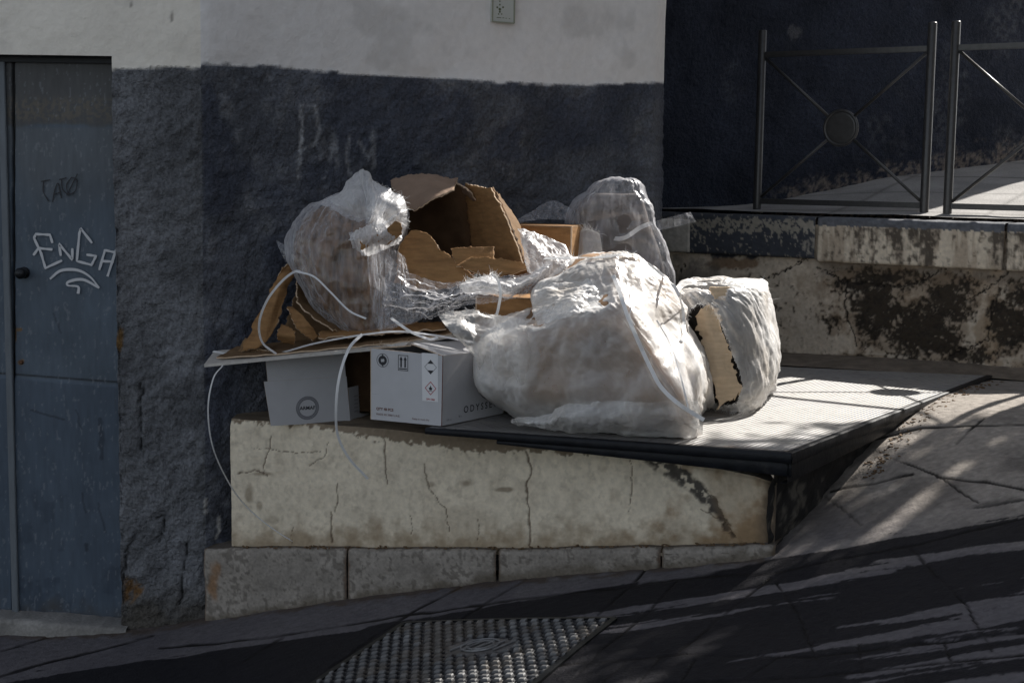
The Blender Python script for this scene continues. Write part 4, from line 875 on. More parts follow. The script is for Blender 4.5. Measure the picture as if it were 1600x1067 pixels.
def panel(name, pts, mat_, parent, th=.006, jag=(), seed=0, amp=.004, n=6, nrm=None):
    P = [q3(p) for p in pts]; out = []; rnd = random.Random(seed)
    for i in range(len(P)):
        a, b = P[i], P[(i+1) % len(P)]
        if jag == 'all' or i in jag: out += wiggle([a, b], n, amp, seed+i)[:-1]
        else: out.append(a)
    out = np.array(out); c = out.mean(0)
    if nrm is None: u_, s_, vt = np.linalg.svd(out-c); nrm = vt[2]
    if nrm@cf > 0: nrm = -nrm
    bm = bmesh.new(); vs = [bm.verts.new(p) for p in out]; f = bm.faces.new(vs); f.normal_update()
    if Vector(nrm).dot(f.normal) < 0: f.normal_flip()
    r = bmesh.ops.extrude_face_region(bm, geom=[f]); back = [v for v in r['geom'] if isinstance(v, bmesh.types.BMVert)]
    for v in vs: v.co -= Vector(nrm)*th*0
    for v in back: v.co -= Vector(nrm)*th
    bmesh.ops.recalc_face_normals(bm, faces=bm.faces[:])
    for g in bm.faces:
        if len(g.verts) == 4 and abs(g.normal.dot(Vector(nrm))) < .5: g.material_index = 1
    bmesh.ops.triangulate(bm, faces=[g for g in bm.faces if len(g.verts) > 4])
    off = Vector(wloc(parent))
    for v in bm.verts: v.co -= off
    me = bpy.data.meshes.new(name); bm.to_mesh(me); bm.free(); me.materials.append(mat_); me.materials.append(M_cedge)
    o = bpy.data.objects.new(name, me); sc.collection.objects.link(o)
    if parent: o.parent = parent
    return o
def carton(name, label, a, b, back, z0, z1, mat_, top=True, group=None, th=.006):
    """closed carton: a-b = front bottom edge in plan, back = depth vector"""
    a, b, back = (np.asarray(v, float)[:2] for v in (a, b, back)); t = empty(name, ((a[0]+b[0])/2, (a[1]+b[1])/2, z0), label, 'box', group)
    c = [a, b, b+back, a+back]; L3 = lambda p, z_: A3(p[0], p[1], z_)
    for i, nm in enumerate(('front_panel', 'side_panel', 'back_panel', 'side_panel')):
        p, q_ = c[i], c[(i+1) % 4]; panel(nm, [L3(p, z0), L3(q_, z0), L3(q_, z1), L3(p, z1)], mat_, t, th)
    if top: panel('top_flap', [L3(p, z1+.001) for p in c], mat_, t, th, nrm=A3(0, 0, 1)); panel('bottom_panel', [L3(p, z0+.007) for p in c], mat_, t, th, nrm=A3(0, 0, 1))
    return t
class FB:
    def __init__(s): s.l = []
    def build(s, name, m, parent):
        for q_ in s.l: q_.build(name, m, parent)['kind'] = 'stuff'
def fibres(mb, P, dirs, n, ln, seed, w=.0009):
    mb.l.append(MB()); mb = mb.l[-1]
    rnd = random.Random(seed); m = len(P)
    for _ in range(n):
        t_ = rnd.random()*(m-1.001); i = int(t_); p = P[i]*(1-t_+i)+P[i+1]*(t_-i); d = A3(*dirs)+A3(rnd.gauss(0, .6), rnd.gauss(0, .6), rnd.gauss(0, .6)); d /= np.linalg.norm(d)
        l = ln*rnd.uniform(.3, 1.2); b = A3(rnd.gauss(0, .3), rnd.gauss(0, .3), rnd.gauss(-.2, .3)); pts = [p+d*l*s_+b*l*s_*s_ for s_ in (0, .33, .66, 1)]
        mb.tube(pts, [w*.6, w*.6, w*.5, w*.2], 3, False)
def strap(name, pts, label, w=.012, nrm=(0, -1, .25), parent=None, m_=None, twist=0):
    P = crom(np.array([q3(p) for p in pts]), len(pts)*9 if len(pts) < 15 else len(pts)); N = np.broadcast_to(A3(*nrm), P.shape).copy()
    if twist:
        t_ = np.linspace(0, twist, len(P)); N = np.stack([np.sin(t_), -np.cos(t_), .25+0*t_], -1)
    mb = MB()
    if parent is not None: mb.ribbon(P, w, .0012, N); return mb.build(name, m_ or M_strap, parent)
    mb.ribbon(P, w, .0012, N); return tag(mb.build(name, m_ or M_strap), label, 'strap')
from mathutils.bvhtree import BVHTree
def snap(pts, Ps, lift=.006):
    """lay a strap on the crumpled surface"""
    vs, fs = [], []
    for P_ in Ps: n0 = len(vs); vs += P_.reshape(-1, 3).tolist(); fs += (gfaces(P_.shape[0], P_.shape[1], P_.shape[1] == 300)+n0).tolist()
    bv = BVHTree.FromPolygons(vs, fs); out = []
    for p in crom(np.array([q3(p) for p in pts]), len(pts)*7):
        d = p/np.linalg.norm(p); h = bv.ray_cast(Vector((0, 0, 0)), Vector(d)); t_ = np.linalg.norm(p)
        if h[0] is not None and abs(h[3]-t_) < .45: t_ = h[3]-lift
        out.append(t_)
    out = np.array(out); o2 = out.copy()
    for i in range(len(out)): o2[i] = min(out[max(0, i-2):i+3])
    o2 = np.convolve(np.pad(o2, 2, 'edge'), np.ones(5)/5, 'valid'); C_ = crom(np.array([q3(p) for p in pts]), len(pts)*7)
    return [c/np.linalg.norm(c)*(t_-.002) for c, t_ in zip(C_, o2)]
_fc = {}
def textm(s, mat_, parent, o, xd, ud, size, name='print', align='CENTER', bold=0, spacing=1):
    cu_ = bpy.data.curves.new('t', 'FONT'); cu_.body = s; cu_.size = size; cu_.align_x = align; cu_.offset = bold; cu_.space_character = spacing; cu_.resolution_u = 3
    ob = bpy.data.objects.new('t', cu_); sc.collection.objects.link(ob); dg = bpy.context.evaluated_depsgraph_get(); me = bpy.data.meshes.new_from_object(ob.evaluated_get(dg))
    V = [np.asarray(o)+np.asarray(xd)*v.co.x+np.asarray(ud)*v.co.y for v in me.vertices]; Fs = [list(p.vertices) for p in me.polygons]
    bpy.data.objects.remove(ob); bpy.data.curves.remove(cu_); bpy.data.meshes.remove(me)
    return mk(name, V, Fs, mat_, parent)

# ---------------- white cartons at the platform edge
def frame_on(a, b):
    d = b-a; d /= np.linalg.norm(d); n = A3(d[1], -d[0], 0); n /= np.linalg.norm(n); return d, np.cross(n, d)*1., n
BL, BR1 = onz(425, 665, -1.115), onz(547, 658, -1.115); TL, TR = onV(415, 561, BL, BR1), onV(537, 551, BL, BR1)
sb = onz(578, 649, -1.115); sdv = (sb-BR1); sdv = sdv/np.linalg.norm(sdv)*.34; sdv[1] = max(sdv[1], .25)
wb = empty('white_box', (BL+BR1)/2, 'small white cardboard box with round grey emblem, open at its side, on the platform edge', 'box', 'white perfume cartons')
panel('front_panel', [BL, BR1, TR, TL], M_box, wb, .004)
st2 = onV(415, 597, BL, BR1); d_, u_, n_ = frame_on(BL, BR1)
panel('lower_flap', [BL+n_*.004-d_*.006, BR1+n_*.004, onV(541, 588, BL, BR1)+n_*.004, onV(412, 596, BL, BR1)+n_*.004], M_box, wb, .003)
h1 = onV(541, 606, BL, BR1)[2]-BR1[2]
panel('side_panel', [BR1+A3(.001, 0, 0), BR1+sdv, BR1+sdv+A3(0, 0, h1), BR1+A3(-.008, 0, h1)], M_box, wb, .004)
panel('back_panel', [BL+sdv, BR1+sdv, BR1+sdv+A3(0, 0, .26), BL+sdv+A3(0, 0, .26)], M_box, wb, .004)
panel('side_panel', [BL, BL+sdv, BL+sdv+A3(0, 0, .26), BL+A3(0, 0, .26)], M_box, wb, .004)
panel('bottom_panel', [BL+A3(0, 0, .004), BR1+A3(0, 0, .004), BR1+sdv+A3(0, 0, .004), BL+sdv+A3(0, 0, .004)], M_box, wb, .003, nrm=A3(0, 0, 1))
d_, u_, n_ = frame_on(BL, BR1); wl = lambda a, b, o=.0050: onV(a, b, BL, BR1)+n_*o
c_ = wl(480, 637); hor = wl(490, 636.4)-wl(470, 637.6); hor /= np.linalg.norm(hor); ver = A3(0, 0, 1)
def emblem(c, hor, ver, n, R, parent, txt, mat_):
    mb = MB(); V = []
    for k in range(60):
        a0, a1 = 2*math.pi*k/60, 2*math.pi*(k+.62)/60
        V = [c+(hor*math.cos(a)+ver*math.sin(a))*r_ for a, r_ in ((a0, R*.78), (a0, R), (a1, R), (a1, R*.78))]; mb.add(V, [(0, 1, 2, 3)])
    for r0_, r1_ in ((.74, .79), (.99, 1.03)):
        V = []; 
        for k in range(48): a = 2*math.pi*k/48; V += [c+(hor*math.cos(a)+ver*math.sin(a))*R*r0_, c+(hor*math.cos(a)+ver*math.sin(a))*R*r1_]
        mb.add(V, [(2*k, 2*k+1, (2*k+3) % 96, (2*k+2) % 96) for k in range(48)])
    e = mb.build('emblem', mat_, parent)
    textm(txt, M_ink, parent, c-ver*R*.14+n*.0004, hor, ver, R*.44, 'lettering', bold=.0004); return e
emblem(c_, hor, ver, n_, .050, wb, 'ARMAF', M_inkg)
sdn = sdv/np.linalg.norm(sdv); snn = A3(sdn[1], -sdn[0], 0)
for k in range(5): textm('ARMAF  NET 100', M_inkg, wb, BR1+sdn*.03+A3(0, 0, .035+.017*k)+snn*.003, sdn, ver, .011, 'small_print', 'LEFT')

BL2, BR2 = onz(580, 655, -1.045), onz(690, 665.5, -1.045); TL2, TR2 = onV(580, 544, BL2, BR2), onV(692, 556, BL2, BR2)
BS = onz(775, 648, -1.045); TS = onV(752, 545, BR2, BS); dS = BS-BR2; dS /= np.linalg.norm(dS); BS = BR2+dS*.42; hR = TR2[2]-BR2[2]
wb2 = empty('white_box', (BL2+BR2)/2, 'closed white carton with black handling symbols and a red flame diamond label', 'box', 'white perfume cartons')
T2 = lambda p, e=0: A3(p[0], p[1], p[2]+hR+e)
panel('front_panel', [BL2, BR2, TR2, TL2], M_box, wb2, .004)
panel('side_panel', [BR2, BS, T2(BS, -.012), TR2], M_box, wb2, .004)
panel('side_panel', [BL2, BL2+dS*.42, T2(BL2+dS*.42), TL2], M_box, wb2, .004)
panel('back_panel', [BL2+dS*.42, BS, T2(BS, -.012), T2(BL2+dS*.42)], M_box, wb2, .004)
rg_ = onV(655, 540, BL2, BR2)
panel('top_flap', [TR2+A3(0, 0, .001), T2(BS, -.011), T2((BS+BL2+dS*.42)/2, .02), (TR2*.45+TL2*.55)+dS*.05+A3(0, 0, .03)], M_box, wb2, .004)
panel('top_flap', [TL2+A3(0, 0, .001), T2(BL2+dS*.42, 0), T2((BS+BL2+dS*.42)/2, .014), (TR2*.45+TL2*.55)+dS*.05+A3(0, 0, .022)], M_box, wb2, .004)
cr3 = MB(); cr3.ribbon([TR2+A3(0, 0, .002), (TR2+BR2)/2, BR2], .0035, .001, (BR2-BL2)/np.linalg.norm(BR2-BL2)-dS); cr3.build('worn_edge', M_brn, wb2)
d2, u2, n2_ = frame_on(BL2, BR2); f2 = lambda a, b, o=.0012: onV(a, b, BL2, BR2)+n2_*o
h2 = d2; v2 = A3(0, 0, 1)
def disc2(c, r0_, r1_, mat_, nm, a0=0, a1=2*math.pi, n=36, h=h2, par=wb2):
    V = []; 
    for k in range(n+1): a = a0+(a1-a0)*k/n; V += [c+(h*math.cos(a)+v2*math.sin(a))*r0_, c+(h*math.cos(a)+v2*math.sin(a))*r1_]
    return mk(nm, V, [(2*k, 2*k+1, 2*k+3, 2*k+2) for k in range(n)], mat_, par)
def poly2(c, pts, mat_, nm, n_off=0, h=h2, par=wb2): return mk(nm, [c+h*x_+v2*y_+n2_*n_off for x_, y_ in pts], [list(range(len(pts)))], mat_, par)
c_ = f2(598, 563); mbx = MB(); R_ = .0285
def ringv(r0_, r1_, a0, a1, cx=0, cy=0, n=30):
    V = []
    for k in range(n+1): a = a0+(a1-a0)*k/n; V += [c_+h2*(cx+math.cos(a)*r0_)+v2*(cy+math.sin(a)*r0_), c_+h2*(cx+math.cos(a)*r1_)+v2*(cy+math.sin(a)*r1_)]
    mbx.add(V, [(2*k, 2*k+1, 2*k+3, 2*k+2) for k in range(n)])
ringv(R_*.93, R_, 0, 6.2832); ringv(R_*.30, R_*.70, math.radians(100), math.radians(255)); ringv(R_*.30, R_*.70, math.radians(-80), math.radians(75))
for sgn in (1, -1): mbx.add([c_+h2*sgn*x_+v2*sgn*y_+n2_*.0002 for x_, y_ in ((-.003, R_*.95), (-.004, R_*.12), (R_*.42, R_*.5))], [(0, 1, 2)])
mbx.build('recycling_symbol', M_ink, wb2)
c_ = f2(630, 567); mbx = MB(); a_, b_3 = .0235, .0325
def rect(x0, x1, y0, y1, o=0): mbx.add([c_+h2*x_+v2*y_+n2_*o for x_, y_ in ((x0, y0), (x1, y0), (x1, y1), (x0, y1))], [(0, 1, 2, 3)])
rect(-a_, a_, b_3-.0025, b_3); rect(-a_, a_, -b_3, -b_3+.0025); rect(-a_, -a_+.0025, -b_3+.0025, b_3-.0025); rect(a_-.0025, a_, -b_3+.0025, b_3-.0025)
rect(-a_+.005, a_-.005, -b_3+.006, -b_3+.0105)
for s_ in (-1, 1):
    rect(s_*.0095-.0035, s_*.0095+.0035, -b_3+.014, .012); mbx.add([c_+h2*x_+v2*y_ for x_, y_ in ((s_*.0095-.0075, .0121), (s_*.0095+.0075, .0121), (s_*.0095, .027))], [(0, 1, 2)])
mbx.build('this_way_up_symbol', M_ink, wb2)
lq = [f2(659, 551, .001), f2(684.5, 553, .001), f2(684.5, 628, .001), f2(660, 626, .001)]
lb = mk('label', lq, [(3, 2, 1, 0)], M_lab, wb2)
c_ = f2(673, 573.5, .0016); mbx = MB(); D_ = .0285
for k in range(4):
    p = [(D_, 0), (0, D_*1.05), (-D_, 0), (0, -D_*1.05)]; a, b = np.array(p[k]), np.array(p[(k+1) % 4]); mbx.add([c_+h2*x_+v2*y_ for x_, y_ in (a, b, b*.93, a*.93)], [(0, 1, 2, 3)])
for s_ in (1, -1): mbx.add([c_+h2*x_+v2*y_*s_ for x_, y_ in ((-D_*.55, D_*.48), (D_*.55, D_*.48), (0, D_*1.03))], [(0, 1, 2)])
mbx.build('limited_quantity_mark', M_ink, wb2)
c_ = f2(673, 606.5, .0016); mbx = MB()
for k in range(4):
    p = [(D_*.93, 0), (0, D_), (-D_*.93, 0), (0, -D_)]; a, b = np.array(p[k]), np.array(p[(k+1) % 4]); mbx.add([c_+h2*x_+v2*y_ for x_, y_ in (a, b, b*.86, a*.86)], [(0, 1, 2, 3)])
mbx.build('flame_diamond', M_red, wb2)
fl = [(-.004, -.008), (.004, -.008), (.0075, -.003), (.007, .003), (.004, .0), (.003, .007), (-.001, .013), (-.0015, .006), (-.005, .001), (-.0055, .004), (-.008, -.002)]
mk('flame', [c_+h2*x_+v2*y_ for x_, y_ in fl]+[c_+v2*.0], [(i, (i+1) % 11, 11) for i in range(11)], M_ink, wb2); rect(-.009, .009, -.013, -.0105)
MB().add([c_+h2*x_+v2*y_ for x_, y_ in ((-.009, -.013), (.009, -.013), (.009, -.0108), (-.009, -.0108))], [(0, 1, 2, 3)]).build('flame', M_ink, wb2)
textm('UN 1266', M_red, wb2, f2(673, 625, .0018), h2, v2, .0105, 'lettering', bold=.0003)
textm('QTY 48 PCS', M_brn, wb2, f2(588, 640, .0012), h2, v2, .0155, 'lettering', 'LEFT', bold=.0005)
textm('MADE IN 3000 U.A.E.', M_brn, wb2, f2(588, 648, .0012), h2, v2, .0125, 'lettering', 'LEFT')
textm('— — —', M_inkg, wb2, f2(582, 616, .0012), h2, v2, .009, 'lettering', 'LEFT'); textm('Keep in cool, dry', M_brn, wb2, f2(644, 655, .0012), h2, v2, .0115, 'lettering', 'LEFT')
nS = A3(dS[1], -dS[0], 0); s2 = lambda a, b, o=.0012: onV(a, b, BR2, BS)+nS*o
textm('ODYSSEY', M_ink, wb2, s2(724, 645), dS, v2, .040, 'lettering', 'LEFT', bold=.0006, spacing=1.5)
emblem(s2(763, 598), dS, v2, nS, .068, wb2, 'ARMAF', M_inkg)
textm('100 ml', M_inkg, wb2, s2(697, 658), dS, v2, .012, 'lettering', 'LEFT'); textm('48 x', M_inkg, wb2, s2(716, 652), dS, v2, .012, 'lettering', 'LEFT'); textm('ARMAF', M_inkg, wb2, s2(697, 567), dS, v2, .010, 'lettering', 'LEFT')

# ---------------- carton behind the white ones (carries the heap), gap's shade painted near-black
carton('cardboard_box', 'squashed carton, painted dark for shade, behind the two white boxes, under the white board', A3(-1.02, 6.50), A3(-.12, 6.50), A3(.0, .22), -1.09, -.80, M_cdeep)
# ---------------- white board lying over the boxes
bd = empty('white_board', onY(500, 552, 6.2), 'thin white board with frayed edge lying across the white boxes', 'board')
bp_ = [onY(319, 569, 6.22), onY(470, 554, 6.16), onY(626, 539, 6.12), onY(705, 523, 6.22), onY(735, 520, 6.6), onY(560, 527, 6.66), onY(335, 548, 6.50)]
me_ = MB(); V = bp_+[p-A3(0, 0, .013) for p in bp_]; cN = sum(bp_)/7
me_.add(V+[cN, cN-A3(0, 0, .013)], [(i, (i+1) % 7, 14) for i in range(7)]+[((i+1) % 7+7, i+7, 15) for i in range(7)]+[((i+1) % 7, i, i+7, (i+1) % 7+7) for i in range(7)]); me_.build('sheet', M_wood, bd)
fb = FB(); fibres(fb, np.array(bp_[1:4]), (0, -.4, .5), 60, .02, 5); fibres(fb, np.array([onY(590, 541, 6.12), onY(640, 536, 6.13)]), (.2, -.4, .8), 50, .03, 6); fb.build('frayed_edge', M_cedge, bd)
pn = panel('torn_paper', [(598, 538, 6.11), (640, 534, 6.12), (632, 541, 6.10), (612, 543, 6.10)], M_wood, bd, .002, 'all', 3)
tag(panel('cardboard_strip', [(338, 558, 6.28), (430, 553, 6.22), (560, 541, 6.19), (640, 532, 6.17), (706, 520, 6.26), (700, 508, 6.52), (560, 520, 6.58), (370, 541, 6.50)], M_cdark, None, .006, 'all', 9), 'long flattened brown cardboard strip lying on the white board', 'cardboard')

# ---------------- torn cardboard at lower left
tc1 = empty('torn_cardboard', onY(450, 545, 6.4), 'torn brown carton flaps curling up at the left end of the heap', 'cardboard', 'torn cardboard')
f_ = sheetf([(440, 417, 6.46), (455, 412, 6.5), (474, 414, 6.52)], [(378, 549, 6.34), (410, 538, 6.3), (436, 503, 6.34)], mids=[[(418, 470, 6.40), (436, 455, 6.38), (452, 440, 6.44)]])
def thick(name, P, mat_, parent, th=.006, jag=.004, seed=0, keep=None):
    P = P.copy(); N = gnorm(P, False); e = fbm(P, 60, 3, seed)-.5
    for sl_, ax_ in ((np.s_[0], 0), (np.s_[-1], 0)): P[sl_] += (e[sl_]*jag*6)[..., None]*A3(.3, .2, 1)
    P[:, 0] += (e[:, 0]*jag*6)[:, None]*A3(1, .2, .3); P[:, -1] += (e[:, -1]*jag*6)[:, None]*A3(1, .2, .3)
    nv, nu = P.shape[:2]; B = P-N*th; V = np.concatenate([P.reshape(-1, 3), B.reshape(-1, 3)]); n = nv*nu; F1 = gfaces(nv, nu)
    Fs = F1.tolist()+(F1[:, ::-1]+n).tolist(); k0 = len(Fs)
    bd_ = [i for i in range(nu)]+[i*nu+nu-1 for i in range(1, nv)]+[(nv-1)*nu+i for i in range(nu-2, -1, -1)]+[i*nu for i in range(nv-2, 0, -1)]
    for a, b in zip(bd_, bd_[1:]+bd_[:1]): Fs.append([b, a, a+n, b+n])
    o = mk(name, V, Fs, mat_, parent); o.data.materials.append(M_cedge); mi = [0]*k0+[1]*(len(Fs)-k0); o.data.polygons.foreach_set('material_index', mi)
    o.data.polygons.foreach_set('use_smooth', [i < k0 for i in range(len(Fs))]); return o
def card(name, A, B, mids=(), mat_=None, parent=None, seed=0, su=1.0, sv=1.0, th=.006, jag=.004, res=40):
    P = buckle(sheetf(A, B, mids), ((12, 12), (res, res)), su, sv, False, .02, .02, 40, .8, seed) if (su > 1 or sv > 1) else sheetf(A, B, mids)(res, res)
    return thick(name, P, mat_ or M_cboard, parent, th, jag, seed)
card('flap', [(440, 417, 6.46), (455, 412, 6.5), (474, 414, 6.52)], [(378, 549, 6.34), (410, 538, 6.3), (436, 503, 6.34)], [[(418, 470, 6.40), (432, 462, 6.37), (450, 445, 6.44)]], M_cboard, tc1, 1, 1.02, 1.02)
card('flap', [(448, 480, 6.36), (454, 478, 6.38)], [(488, 533, 6.28), (497, 527, 6.30)], [[(462, 510, 6.27), (480, 502, 6.29)]], M_cboard, tc1, 2, 1.03, 1.0)
card('flap', [(438, 511, 6.28), (455, 514, 6.28)], [(436, 530, 6.26), (461, 537, 6.27)], [[(433, 522, 6.22), (462, 526, 6.22)]], M_cboard, tc1, 3)
card('flap', [(384, 528, 6.4), (402, 545, 6.32)], [(372, 552, 6.36), (425, 548, 6.30)], (), M_cdark, tc1, 4)
card('back_panel', [(470, 425, 6.6), (520, 420, 6.66), (575, 430, 6.7)], [(440, 535, 6.5), (520, 530, 6.5), (620, 528, 6.5)], (), M_cdark, tc1, 5, 1.02, 1.02)
card('inner_layer', [(462, 440, 6.46), (468, 436, 6.5)], [(520, 518, 6.3), (545, 512, 6.38)], [[(468, 478, 6.36), (480, 474, 6.44)]], M_cdark, tc1, 6)
card('flap', [(500, 520, 6.33), (600, 508, 6.40), (692, 505, 6.42)], [(498, 531, 6.26), (600, 522, 6.26), (695, 516, 6.28)], (), M_cboard, tc1, 7, 1.02)

# ---------------- torn open carton in the middle
oc = empty('torn_carton', onY(720, 430, 6.6), 'large torn brown carton lying open in the middle of the heap, dark inside', 'box', 'torn cardboard')
card('flap', [(611, 284, 6.72), (640, 275, 6.72), (675, 274, 6.74), (712, 284, 6.78)], [(626, 322, 6.56), (650, 328, 6.56), (675, 314, 6.58), (709, 300, 6.62)], (), M_cgrey, oc, 11, 1.02, 1.01, jag=.003)
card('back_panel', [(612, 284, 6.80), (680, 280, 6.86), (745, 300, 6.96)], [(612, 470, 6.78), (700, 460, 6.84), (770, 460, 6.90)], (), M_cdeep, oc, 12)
card('top_panel', [(620, 283, 6.84), (680, 277, 6.92), (712, 286, 7.0)], [(612, 284, 6.72), (660, 276, 6.73), (712, 285, 6.77)], (), M_cgrey, oc, 13)
card('side_panel', [(728, 286, 6.78), (748, 291, 6.72), (768, 294, 6.66)], [(740, 400, 6.86), (775, 408, 6.66), (820, 414, 6.40)], [[(732, 330, 6.84), (760, 333, 6.72), (789, 334, 6.56)]], M_cboard, oc, 14, 1.0, 1.0, jag=.003)
card('side_panel', [(768, 294, 6.67), (782, 310, 6.70)], [(821, 414, 6.41), (828, 416, 6.46)], [[(789, 333, 6.57), (811, 352, 6.64)], [(806, 375, 6.48), (814, 382, 6.56)]], M_cdark, oc, 15)
card('torn_edge', [(709, 281, 6.76), (716, 286, 6.74)], [(738, 312, 6.78), (744, 313, 6.76)], [[(722, 294, 6.76), (732, 296, 6.72)]], M_cgrey, oc, 16, jag=.004)
card('bottom_panel', [(630, 400, 6.86), (700, 400, 6.9), (770, 404, 6.86)], [(640, 430, 6.40), (720, 430, 6.38), (826, 418, 6.38)], (), M_cdark, oc, 17)
card('front_flap', [(704, 390, 6.42), (735, 387, 6.42), (771, 388, 6.42)], [(714, 415, 6.36), (740, 419, 6.35), (772, 418, 6.35)], (), M_cboard, oc, 18, 1.0, 1.0, jag=.003)
card('front_flap', [(735, 403, 6.37), (775, 405, 6.36), (800, 408, 6.36), (826, 415, 6.38)], [(714, 416, 6.34), (745, 428, 6.32), (780, 433, 6.32), (828, 420, 6.36)], (), M_cboard, oc, 19, jag=.003)
card('front_flap', [(622, 386, 6.42), (641, 361, 6.48), (655, 360, 6.48), (680, 378, 6.44), (692, 394, 6.40), (714, 407, 6.38)], [(618, 440, 6.38), (640, 452, 6.34), (670, 455, 6.32), (700, 450, 6.32), (720, 446, 6.32), (750, 440, 6.32)], (), M_cboard, oc, 20, 1.01, 1.01, jag=.004)
# brown cartons behind and below
carton('cardboard_box', 'brown carton with a crushed corner between the torn carton and the wrapped bag', onY(800, 380, 6.82), onY(893, 392, 6.72), A3(.06, .22), onY(850, 470, 6.78)[2], onY(893, 354, 6.72)[2], M_cboard)
c5a, c5b = onY(745, 480, 6.36), onY(850, 480, 6.30)
carton('cardboard_box', 'brown carton showing in the gap below the film, behind the torn sack', c5a, c5b, A3(.05, .30), -1.045, onY(800, 465, 6.33)[2], M_cboard)

# ---------------- film-wrapped bundle on the left
fbd = empty('wrapped_bundle', onY(540, 520, 6.45), 'bulky cardboard bundle wrapped in clear film, gathered at its top, against the wall', 'bundle', 'film-wrapped bundles')
RI = [ring(540, 608, 512, 6.44, .12), ring(498, 607, 475, 6.46, .15), ring(470, 610, 430, 6.48, .17), ring(456, 618, 388, 6.50, .17), ring(466, 632, 352, 6.52, .16), ring(494, 628, 324, 6.54, .12), ring(535, 605, 304, 6.55, .07)]
shr = lambda R, k: [[np.array(p)*1+(np.mean(r, 0)-np.array(p))*k for p in r] for r in R]
cloth('contents', hullf(shr(RI[:6], .09)), mat('wrapped_carton', (.17, .10, .055), rough=.9, var=.75, vscale=9, aniso=(5, 5, .7), bumps=(('streak', 60, .006),)), fbd, ((10, 12), (30, 40), (80, 110)), su=1.02, sv=1.02, inl=.02, outl=.01, seed=3, crump=(.03, 5), ridge=[(.006, 26, 3, .1)])
cloth('film', hullf(RI), M_film, fbd, ((14, 18), (40, 60), (110, 170)), su=1.10, sv=1.04, inl=.014, outl=.018, seed=4, bend=.2, crump=(.018, 6), ridge=[(.006, 34, 3, .15), (.004, 60, 5, .1)])
kn_ = [(560, 350, 6.40), (570, 344, 6.38), (582, 346, 6.36), (590, 356, 6.36), (592, 366, 6.36)]
cloth('gathered_film', sheetf(kn_, [(496, 316, 6.5), (536, 298, 6.5), (562, 268, 6.5), (586, 284, 6.48), (600, 292, 6.44)], [[(530, 330, 6.42), (555, 312, 6.38), (572, 305, 6.40), (588, 312, 6.36), (600, 325, 6.36)]]), M_filmw, fbd, ((8, 16), (30, 50), (60, 120)), su=1.06, sv=1.0, pu=False, inl=.008, outl=.008, seed=5, ridge=[(.012, 5, .7, 0), (.005, 14, 1, 0)])
_, Pg = cloth('gathered_film', sheetf([(572, 350, 6.36), (584, 350, 6.34), (594, 358, 6.33), (596, 370, 6.33)], [(584, 286, 6.46), (612, 298, 6.40), (634, 322, 6.36), (636, 352, 6.36)], [[(580, 320, 6.36), (600, 318, 6.30), (618, 330, 6.28), (622, 350, 6.30)]]), M_filmw, fbd, ((8, 16), (30, 50), (60, 110)), su=1.06, sv=1.0, pu=False, inl=.008, outl=.008, seed=6, ridge=[(.012, 5, .7, 0), (.005, 14, 1, 0)])
cloth('gathered_film', sheetf([(548, 360, 6.33), (575, 352, 6.30), (600, 350, 6.30), (622, 362, 6.32)], [(552, 388, 6.30), (572, 398, 6.28), (600, 392, 6.28), (622, 384, 6.32)], [[(548, 374, 6.28), (575, 372, 6.25), (600, 371, 6.25), (625, 374, 6.28)]]), M_filmw, fbd, ((8, 10), (30, 40), (50, 80)), su=1.14, sv=1.12, pu=False, inl=.02, outl=.03, seed=7, ridge=[(.009, 14, 2, 0), (.004, 30, 5, .1)])
cloth('film_tail', sheetf([(470, 398, 6.42), (468, 408, 6.42), (466, 416, 6.42)], [(432, 377, 6.46), (438, 392, 6.44), (446, 408, 6.44)]), M_film, fbd, ((8, 8), (24, 24), (40, 40)), su=1.12, sv=1.03, pu=False, seed=8)
cloth('film_skirt', sheetf([(575, 395, 6.30), (600, 390, 6.28), (618, 392, 6.30), (632, 400, 6.34)], [(585, 500, 6.24), (600, 518, 6.22), (625, 508, 6.24), (650, 498, 6.28)]), M_film, fbd, ((14, 8), (40, 30), (100, 70)), su=1.16, sv=1.02, pu=False, inl=.02, outl=.02, seed=9, ridge=[(.009, 14, 2, 0), (.004, 30, 5, .1)])
fb = FB(); fibres(fb, Pg[-1], (.6, -.2, .5), 60, .022, 11); fibres(fb, Pg[:, -1], (.8, -.3, -.1), 30, .022, 12); fb.build('frayed_edge', M_strap, fbd)
card('torn_patch', [(592, 366, 6.28), (622, 345, 6.28)], [(604, 384, 6.27), (630, 364, 6.28)], (), M_cboard, fbd, 31, res=16)
card('torn_patch', [(560, 380, 6.26), (590, 366, 6.255)], [(566, 388, 6.26), (600, 374, 6.255)], (), M_cboard, fbd, 32, res=16)
# ---------------- loose film sweeping right in front of the torn carton
lf = empty('plastic_film', onY(700, 500, 6.3), 'crumpled clear film draped below the torn carton, its right end frayed white', 'film', 'loose plastic sheets')
_, Pf = cloth('film', sheetf([(604, 400, 6.33), (640, 425, 6.30), (690, 440, 6.27), (745, 436, 6.25), (790, 434, 6.26), (826, 424, 6.30), (850, 415, 6.34)], [(600, 512, 6.22), (640, 506, 6.20), (690, 490, 6.18), (730, 476, 6.18), (780, 472, 6.18), (820, 462, 6.22), (850, 440, 6.28)], [[(600, 460, 6.22), (640, 470, 6.18), (690, 470, 6.14), (745, 456, 6.16), (790, 452, 6.18), (826, 444, 6.22), (850, 430, 6.28)]]), M_film, lf, ((10, 24), (40, 90), (90, 220)), su=1.02, sv=1.05, pu=False, inl=.012, outl=.015, seed=13, crump=(.03, 4), ridge=[(.014, 2.5, 5, .25), (.007, 4, 12, -.2)])
